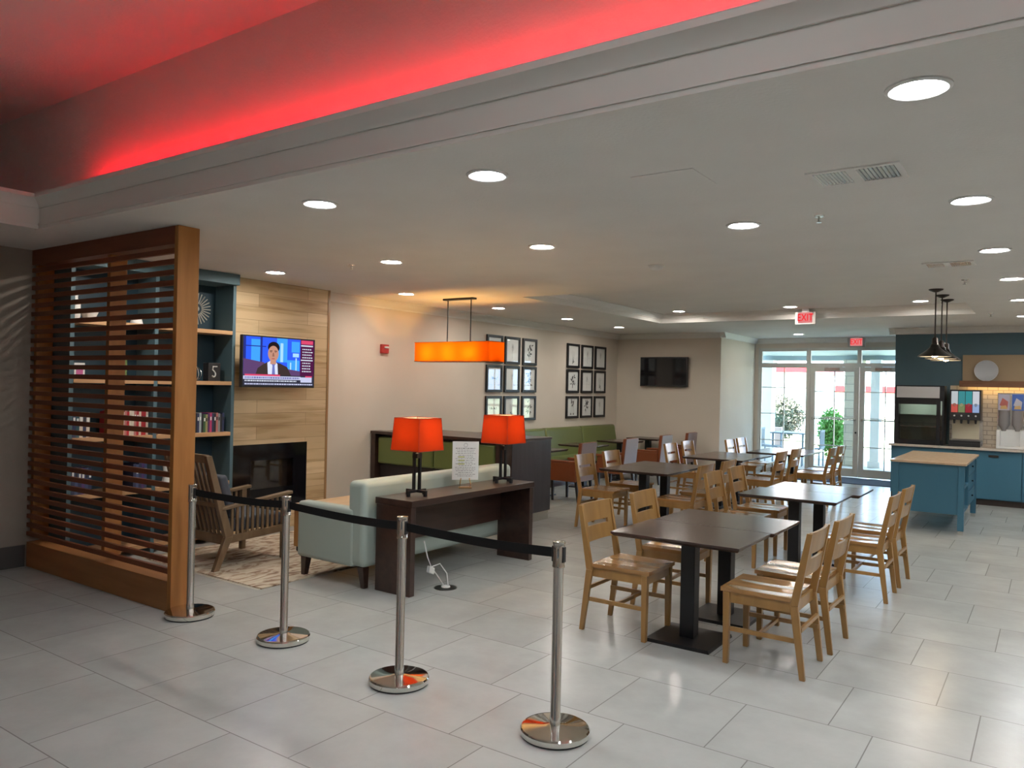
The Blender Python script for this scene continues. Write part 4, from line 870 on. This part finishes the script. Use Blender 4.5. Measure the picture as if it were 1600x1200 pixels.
table(-4.23, 9.05, 'dark dining table, front half of the pair near the booth')
table(-4.25, 9.745, 'dark dining table, rear half of the pair near the booth')
table(-4.15, 11.55, 'dark dining table, front half of the pair behind the booth-side pair')
table(-4.13, 12.245, 'dark dining table, rear half of the pair behind the booth-side pair')
table(-3.74, 13.30, 'dark dining table near the glass doors, front half of the farthest pair')
table(-3.74, 14.0, 'dark dining table near the glass doors, rear half of the farthest pair')
bt0 = make_table(.35, .31, .76, .2)
for i, (y, lab) in enumerate(((10.72, 'small dark table before the banquette, closest to the booth'), (12.15, 'small dark table before the banquette, second from the booth'), (13.58, 'small dark table before the banquette, third from the booth'), (14.85, 'small dark table before the banquette, in the far corner'))):
    if i == 0: bt0.location = (-6.87, y, 0); bt0['label'] = lab; bt0['group'] = 'small tables along the banquette'
    else: dup(bt0, (-6.87, y, 0), 0, lab, 'small tables along the banquette')

# ------------------------------------------------------------------ wooden dining chairs (local frame faces +x)
def sx_at(z): return -.205 - max(0, z - .45) * .17
def make_chair():
    t = thing('dining_chair', 'x', 'chair'); wy = .225
    def top(u, v):
        x = -.20 + u * .46; y = (v - .5) * 2 * (wy + .0) ; dip = -.009 * math.exp(-((v - .29) / .17) ** 2) - .009 * math.exp(-((v - .71) / .17) ** 2)
        return (x, y, .497 + dip * math.sin(PI * min(1, u * 1.0) ** .8) ** .6 if 0 < u < 1 else .497)
    obj('seat', MB().slab(top, lambda u, v: (-.20 + u * .46, (v - .5) * 2 * wy, .470), 16, 28), OAKS, t)
    for s in (-1, 1):
        y = s * (wy - .022); yb = s * (wy - .002)
        obj('leg', MB().hexa([(.205, y - .017, 0), (.24, y - .017, 0), (.24, y + .017, 0), (.205, y + .017, 0), (.20, y - .021, .47), (.245, y - .021, .47), (.245, y + .021, .47), (.20, y + .021, .47)]), OAK, t, .003, 1)
        b = MB(); b.hexa([(-.285, yb - .013, 0), (-.25, yb - .013, 0), (-.25, yb + .013, 0), (-.285, yb + .013, 0), (-.235, yb - .015, .45), (-.185, yb - .015, .45), (-.185, yb + .015, .45), (-.235, yb + .015, .45)])
        b.hexa([(-.235, yb - .015, .45), (-.185, yb - .015, .45), (-.185, yb + .015, .45), (-.235, yb + .015, .45), (sx_at(.91) - .03, yb - .012, .91), (sx_at(.91) + .005, yb - .012, .91), (sx_at(.91) + .005, yb + .012, .91), (sx_at(.91) - .03, yb + .012, .91)])
        obj('leg', b, OAK, t, .003, 1)
        obj('side_apron', MB().box(-.19, .20, y - .010, y + .010, .40, .47), OAK, t); obj('side_stretcher', MB().box(-.255, .21, y - .008, y + .008, .215, .243), OAK, t)
    obj('front_apron', MB().box(.215, .235, -.19, .19, .40, .47), OAK, t); obj('rear_apron', MB().box(-.215, -.195, -.21, .21, .40, .47), OAK, t)
    obj('cross_stretcher', MB().box(.0, .018, -.20, .20, .217, .241), OAK, t); obj('rear_stretcher', MB().box(-.255, -.237, -.21, .21, .29, .315), OAK, t)
    b = MB()
    def panel(v0, v1, z0, z1, n=6):
        def f(off):
            def g(u, v): 
                yv = (v0 + (v1 - v0) * u - .5) * 2 * (wy - .014); z = z0 + (z1 - z0) * v
                return (sx_at(z) - .012 - .018 * (1 - (yv / wy) ** 2) + off, yv, z)
            return g
        b.slab(f(.009), f(-.009), n, 1)
    panel(0, 1, .775, .912, 10); panel(0, .13, .742, .775, 3); panel(.87, 1, .742, .775, 3); panel(0, 1, .635, .742, 10)
    obj('backrest', b, OAK, t)
    return t
ch0 = make_chair(); used_c = [False]
def chair(x, y, face, lab, rz=0):
    r = (0 if face > 0 else PI) + rz
    if not used_c[0]: used_c[0] = True; ch0.location = (x, y, 0); ch0.rotation_euler = (0, 0, r); ch0['label'] = lab; ch0['group'] = 'oak dining chairs'; return
    dup(ch0, (x, y, 0), r, lab, 'oak dining chairs')
chair(-2.55, 5.235, 1, 'oak dining chair at the near left corner of the closest table, back to the sofa', 0.0)
chair(-2.55, 6.07, 1, 'oak dining chair behind the near left one, at the closest table pair', .02)
chair(-1.505, 5.20, -1, 'oak dining chair at the near right of the closest table, nearest the viewer', .0)
chair(-1.475, 5.82, -1, 'oak dining chair behind the nearest right one, at the closest pair', -.02)
chair(-2.66, 8.02, 1, 'oak dining chair on the left of the glare-lit middle pair, nearer one', .0)
chair(-2.66, 8.75, 1, 'oak dining chair on the left of the glare-lit middle pair, farther one', .0)
chair(-1.40, 7.47, -1, 'oak dining chair on the right of the glare-lit middle pair, nearer one', .0)
chair(-1.39, 8.14, -1, 'oak dining chair right of the glare-lit middle pair, farther one nearer the island', -.03)
chair(-4.70, 8.85, 1, 'oak dining chair left of the booth-side pair, nearer one beside the booth end', .0)
chair(-4.72, 9.63, 1, 'oak dining chair left of the booth-side pair, farther one', .0)
chair(-3.58, 8.72, -1, 'oak dining chair right of the booth-side pair, nearer one', .0)
chair(-3.58, 9.48, -1, 'oak dining chair right of the booth-side pair, farther one', .0)
chair(-4.74, 11.72, 1, 'oak dining chair left of the fourth table pair, nearer one', .0)
chair(-4.78, 12.52, 1, 'oak dining chair left of the fourth pair, farther one under the blank wall', .0)
chair(-3.50, 11.50, -1, 'oak dining chair right of the fourth pair, nearer one', .0)
chair(-3.50, 12.28, -1, 'oak dining chair right of the fourth pair, farther one', .0)
chair(-4.40, 13.55, 1, 'oak dining chair left of the farthest pair, nearer one before the white wall', .0)
chair(-4.42, 14.2, 1, 'oak dining chair left of the farthest pair, farther one before the white wall', .0)
chair(-3.13, 13.02, -1, 'oak dining chair right of the farthest pair, nearer one, seen against the doors', .0)
chair(-3.13, 13.62, -1, 'oak dining chair right of the farthest pair, farther one, seen against the doors', .0)

# ------------------------------------------------------------------ rust upholstered chairs (face -x, built facing +x)
def make_uph():
    t = thing('upholstered_chair', 'x', 'chair')
    soft('seat', (-.22, .26, -.25, .25, .32, .48), ORANGEV, t, .03)
    b = MB(); b.hexa([(-.26, -.24, .32), (-.20, -.24, .32), (-.20, .24, .32), (-.26, .24, .32), (-.32, -.235, .92), (-.26, -.235, .92), (-.26, .235, .92), (-.32, .235, .92)]); obj('backrest', b, ORANGEV, t, .012, 2)
    b = MB(); b.hexa([(-.268, -.235, .32), (-.26, -.235, .32), (-.26, .235, .32), (-.268, .235, .32), (-.328, -.23, .915), (-.32, -.23, .915), (-.32, .23, .915), (-.328, .23, .915)]); obj('back_panel', b, SHEENV, t)  # paler panel carries the painted window sheen of the back
    for s in (-1, 1):
        obj('arm', MB().box(-.24, .20, s * .27 - .025, s * .27 + .025, .32, .60).box(-.24, .22, s * .27 - .03, s * .27 + .03, .60, .64), [ORANGEV], t, .008)
        for x, d in ((.2, .0), (-.22, -.04)): obj('leg', MB().hexa([(x + d - .014, s * .22 - .014, 0), (x + d + .014, s * .22 - .014, 0), (x + d + .014, s * .22 + .014, 0), (x + d - .014, s * .22 + .014, 0), (x - .022, s * .22 - .022, .33), (x + .022, s * .22 - .022, .33), (x + .022, s * .22 + .022, .33), (x - .022, s * .22 + .022, .33)]), DVINYL, t)
    return t
u0 = make_uph()
for i, (y, lab) in enumerate(((10.62, 'rust vinyl chair with grey back, beside the booth end panel'), (12.12, 'rust vinyl chair with grey back, second from the booth'), (13.60, 'rust vinyl chair with grey back, third from the booth'), (14.85, 'rust vinyl chair in the far corner under the dark television'))):
    if i == 0: u0.location = (-6.22, y, 0); u0.rotation_euler = (0, 0, PI); u0['label'] = lab; u0['group'] = 'rust vinyl chairs facing the banquette'
    else: dup(u0, (-6.22, y, 0), PI, lab, 'rust vinyl chairs facing the banquette')

# ------------------------------------------------------------------ kitchen side
for i, (a, c_) in enumerate(((-2.28, -1.3), (-1.3, -.38), (-.38, .54), (.54, 1.46), (1.46, 2.48), (2.48, 3.49))):
    t = thing('base_cabinet', ['blue base cabinet at the left end of the counter, under the fridge', 'blue base cabinet behind the island, under the drink machine', 'blue base cabinet at the right edge of the view, with dark pull', 'blue base cabinet fourth from the left in the counter run', 'blue base cabinet beyond the right edge of the view, fifth in the run', 'blue base cabinet beyond the right edge of the view, last in the run'][i], 'cabinet', ((a + c_) / 2, 15.0, 0), 0, 'blue base cabinets under the counter'); hw = (c_ - a) / 2 - .001
    obj('carcass', MB().box(-hw, hw, -.22, .295, .1, .895), BLUEC, t); obj('plinth', MB().box(-hw, hw, -.17, .29, 0, .1), mat('plinth_brown', (.05, .035, .03), .6), t)
    dr = obj('door', MB().box(-hw + .004, hw - .004, -.24, -.221, .11, .885), BLUEC, t, .003); obj('handle', MB().box(.0, .14, -.262, -.241, .79, .825), mat('bronze_pull', (.03, .022, .018), .4), dr, .006)
o = obj('countertop', MB().box(-2.31, RX - .002, 14.70, FY - .002, .895, .935), QUARTZ, None, .004); tag(o, 'long beige stone countertop along the blue kitchen wall', 'countertop')
struct('trim_8', MB().box(-1.45, RX - .002, FY - .01, FY - .001, .936, 1.95), TILEB)
t = thing('display_fridge', 'black countertop display fridge with glass door and white header panel', 'fridge', (-1.855, 14.95, .935)); hw = .37
obj('cabinet', MB().box(-hw, hw, .18, .2, .0, 1.0).box(-hw, -hw + .03, -.18, .18, 0, 1.0).box(hw - .03, hw, -.18, .18, 0, 1.0).box(-hw + .03, hw - .03, -.18, .18, 0, .07).box(-hw + .03, hw - .03, -.18, .18, .74, 1.0), BLK, t)
obj('header_panel', MB().box(-hw + .02, hw - .07, -.186, -.18, .79, .98), mat('header_grey', (.60, .58, .58), .4), t)
dr = obj('door', MB().box(-hw, -hw + .06, -.215, -.19, .0, .75).box(hw - .11, hw - .05, -.215, -.19, 0, .75).box(-hw + .06, hw - .11, -.215, -.19, 0, .08).box(-hw + .06, hw - .11, -.215, -.19, .68, .75), BLK, t, .003)
obj('pane', MB().box(-hw + .06, hw - .11, -.205, -.20, .08, .68), GLASSD, dr)
obj('interior', MB().box(-hw + .03, hw - .03, .165, .178, .07, .74), mat('fridge_liner', (.30, .32, .28), .5), t)
obj('interior_lamp', MB().box(-hw + .1, hw - .1, -.10, -.07, .715, .735), emis('fridge_lamp', (.85, 1.0, .9), 26.0), t)
for z in (.30, .50): obj('wire_shelf', MB().box(-hw + .03, hw - .03, -.15, .16, z, z + .008), STEEL, t)
t = thing('drink_dispenser', 'black soft drink dispenser with four coloured flavour panels', 'drink dispenser', (-1.185, 15.0, .935)); hw = .225
obj('upper_housing', MB().box(-hw, hw, -.2, .2, .44, .94), BLKP, t, .006)
obj('column', MB().box(-hw + .02, hw + .02, .0, .2, .0, .44), STEEL, t); obj('splash_panel', MB().box(-hw + .03, hw - .03, -.02, .0, .12, .44), mat('cream_panel', (.60, .54, .40), .35), t)
obj('drip_tray', MB().box(-hw, hw, -.22, .0, .0, .06).box(-hw, hw, -.22, -.2, .06, .10), BLKP, t, .005)
fc = [((.55, .60, .62), (.50, .09, .07)), ((.06, .28, .30), (.18, .22, .10)), ((.05, .30, .32), (.28, .03, .04)), ((.65, .67, .72), (.28, .38, .60))]
for k in range(4):
    y0 = -hw + .025 + k * .102; b = MB(); b.box(y0, y0 + .094, -.204, -.2, .70, .915); b.mi = 1; b.box(y0, y0 + .094, -.2045, -.2, .565, .70); b.mi = 2; b.lathe([(.026, -.2055), (.026, -.204)], axis='y', c=(y0 + .047, 0, .69), n=14)
    fp_ = obj('flavour_panel', b, [emis(f'flav_a{k}', fc[k][0], .7), emis(f'flav_b{k}', fc[k][1], .8), mat(f'flav_c{k}', ((.6, .2, .15), (.5, .5, .3), (.5, .08, .1), (.4, .5, .7))[k], .4)], t)
    fp_['label'] = ['coral and white flavour panel', 'teal and olive flavour panel', 'teal and dark red flavour panel', 'white and blue flavour panel'][k]
    nz = obj('nozzle', MB().lathe([(.014, .38), (.02, .44), (.022, .50)], c=(y0 + .047, -.18, 0), n=12), BLKP, t); obj('push_button', MB().lathe([(.012, -.215), (.014, -.2)], axis='y', c=(y0 + .047, 0, .51), n=12), WHITE, nz)
for px, lab in ((-.555, 'white twin cereal dispenser with picture cards on the counter at the right edge'),):
    t = thing('cereal_dispenser', lab, 'cereal dispenser', (px, 15.0, .935)); hw = .19; CLR = glass('clear_plastic', (.72, .70, .70), 1.3)
    obj('base', MB().box(-hw, hw, -.16, .16, 0, .04).box(-hw, -hw + .05, -.14, .16, .04, .30).box(hw - .05, hw, -.14, .16, .04, .30).box(-hw + .05, hw - .05, .0, .16, .04, .30), WHITE, t, .006)
    for s in (-1, 1):
        c0 = s * .095; hp = obj('hopper', MB().lathe([(.03, .28), (.05, .34), (.078, .38), (.078, .62)], c=(c0, 0, 0), n=20), mat('hopper_grey', (.27, .25, .25), .25), t)
        cd_ = MB(); cd_.box(c0 - .078, c0 + .078, -.09, -.08, .62, .88); cd_.mi = 1; cd_.poly([(c0 - .06, -.0905, .70), (c0 + .05, -.0905, .66), (c0 + .06, -.0905, .76), (c0 - .02, -.0905, .82)]); cd_.mi = 2; cd_.poly([(c0 - .05, -.091, .64), (c0 + .055, -.091, .64), (c0 + .03, -.091, .70), (c0 - .04, -.091, .69)])
        o_ = obj('picture_card', cd_, [mat('card_blue' if s > 0 else 'card_lilac', (.06, .14, .45) if s > 0 else (.45, .42, .52), .4), mat('card_red', (.45, .12, .10) if s < 0 else (.5, .5, .6), .4) if s < 0 else mat('card_pale', (.50, .48, .52), .4), mat('card_tan', (.6, .38, .15), .4)], t)
        o_['label'] = 'blue picture card' if s > 0 else 'lilac picture card'
    obj('back_frame', MB().box(-hw, hw, .10, .14, .30, .90), STEEL, t)
t = thing('wall_shelf', 'tan wall panel with brown wooden ledge above the tiled backsplash', 'shelf', (-.2, FY, 2.0))
obj('ledge', MB().box(-1.1, 3.69, -.22, -.001, -.02, .03).box(-1.1, 3.69, -.22, -.20, -.075, -.02), BROWNW, t, .004); obj('back_panel', MB().box(-1.07, 3.69, -.035, -.001, .03, .47), TAN, t)
t = thing('wall_plate', 'round pale grey plate standing on the brown ledge', 'plate', (-.92, FY - .10, 2.03))
obj('dish', MB().lathe([(0.0, -.0), (.10, -.0), (.165, -.02), (.172, -.026), (.165, -.012), (.10, .01), (.0, .01)], axis='y', c=(0, 0, .172), n=40, cap=False), mat('plate_glaze', (.50, .51, .52), .2), t); obj('rim', MB().tube([(.172 * math.cos(a), -.024, .172 + .172 * math.sin(a)) for a in [i * PI / 20 for i in range(41)]], .003, 5), WHITE, t)
ul = obj('under_shelf_light', MB().box(-1.2, 3.3, FY - .17, FY - .14, 1.955, 1.975), emis('warm_strip', (1.0, .62, .22), 14.0)); tag(ul, 'warm light strip under the brown wall ledge', 'light strip')
# island
t = thing('kitchen_island', 'blue island on legs with beige top and open end shelves', 'kitchen island', (-1.32, 12.38, 0))
obj('worktop', MB().box(-.44, .44, -1.02, 1.02, .885, .915), BUTCHER, t, .004)
hx, hy = .38, .95
for sx in (-1, 1):
    for sy in (-1, 1):
        lg = obj('leg', MB().box(sx * hx - .035, sx * hx + .035, sy * hy - .035, sy * hy + .035, .05, .885), BLUEC, t, .003); obj('foot', MB().box(sx * hx - .028, sx * hx + .028, sy * hy - .028, sy * hy + .028, 0, .05), STEEL, lg)
obj('front_panel', MB().box(-hx + .035, hx - .035, -hy - .015, -hy + .01, .25, .885), BLUEC, t, .003); obj('rear_panel', MB().box(-hx + .035, hx - .035, hy - .01, hy + .015, .25, .885), BLUEC, t)
obj('side_panel', MB().box(-hx - .015, -hx + .01, -hy + .035, hy - .035, .25, .885), BLUEC, t); obj('partition', MB().box(-hx + .01, hx + .01, -.12, -.09, .25, .885), BLUEC, t)
for z in (.25, .56): obj('shelf', MB().box(-hx + .01, hx + .015, -hy + .035, -.12, z, z + .035), BLUEC, t)
obj('drawer_case', MB().box(-hx + .01, hx - .005, -.09, hy - .035, .25, .885), BLUEC, t)
for z in (.27, .475, .68):
    dr = obj('drawer', MB().box(hx - .004, hx + .016, -.08, hy - .04, z, z + .195), BLUEC, t, .003); obj('knob', MB().lathe([(.008, hx + .016), (.012, hx + .03), (.012, hx + .036)], axis='x', c=(0, .4, z + .1), n=12), BLK, dr)
# pendants
for i, (y, lab) in enumerate(((10.98, 'dark metal dome pendant over the island, nearest of the three'), (11.65, 'dark metal dome pendant over the island, middle of the three'), (12.23, 'dark metal dome pendant over the island, farthest of the three'))):
    t = thing('dome_pendant', lab, 'pendant lamp', (-1.22, y, TR), 0, 'dome pendants over the island')
    obj('canopy', MB().lathe([(.085, 0), (.08, -.012), (.03, -.035), (.008, -.04)], n=24, cap=False), mat('bronze', (.035, .025, .02), .35, .6), t)
    obj('rod', MB().tube([(0, 0, -.03), (0, 0, -.62)], .008), mat('bronze', (.035, .025, .02)), t)
    obj('socket', MB().lathe([(.02, -.60), (.035, -.62), (.035, -.68), (.05, -.70)], n=18), mat('bronze', (.035, .025, .02)), t)
    b = MB(); b.lathe([(.045, -.69), (.06, -.73), (.11, -.775), (.16, -.81), (.19, -.835), (.192, -.845), (.186, -.838), (.155, -.815), (.105, -.78), (.055, -.735), (.04, -.70)], n=32, cap=False); obj('shade', b, mat('bronze_shade', (.03, .028, .028), .25, .7), t)
    obj('reflector', MB().lathe([(.035, -.735), (.06, -.765), (.105, -.792), (.15, -.818), (.183, -.841)], n=32, cap=False), mat('reflector_white', (.85, .82, .74), .5), t, flip=False)
    obj('bulb', MB().lathe([(0.0, -.05), (.03, -.04), (.05, -.0), (.04, .03), (.0, .05)], c=(0, 0, -.805), n=16, cap=False), PBULB, t)
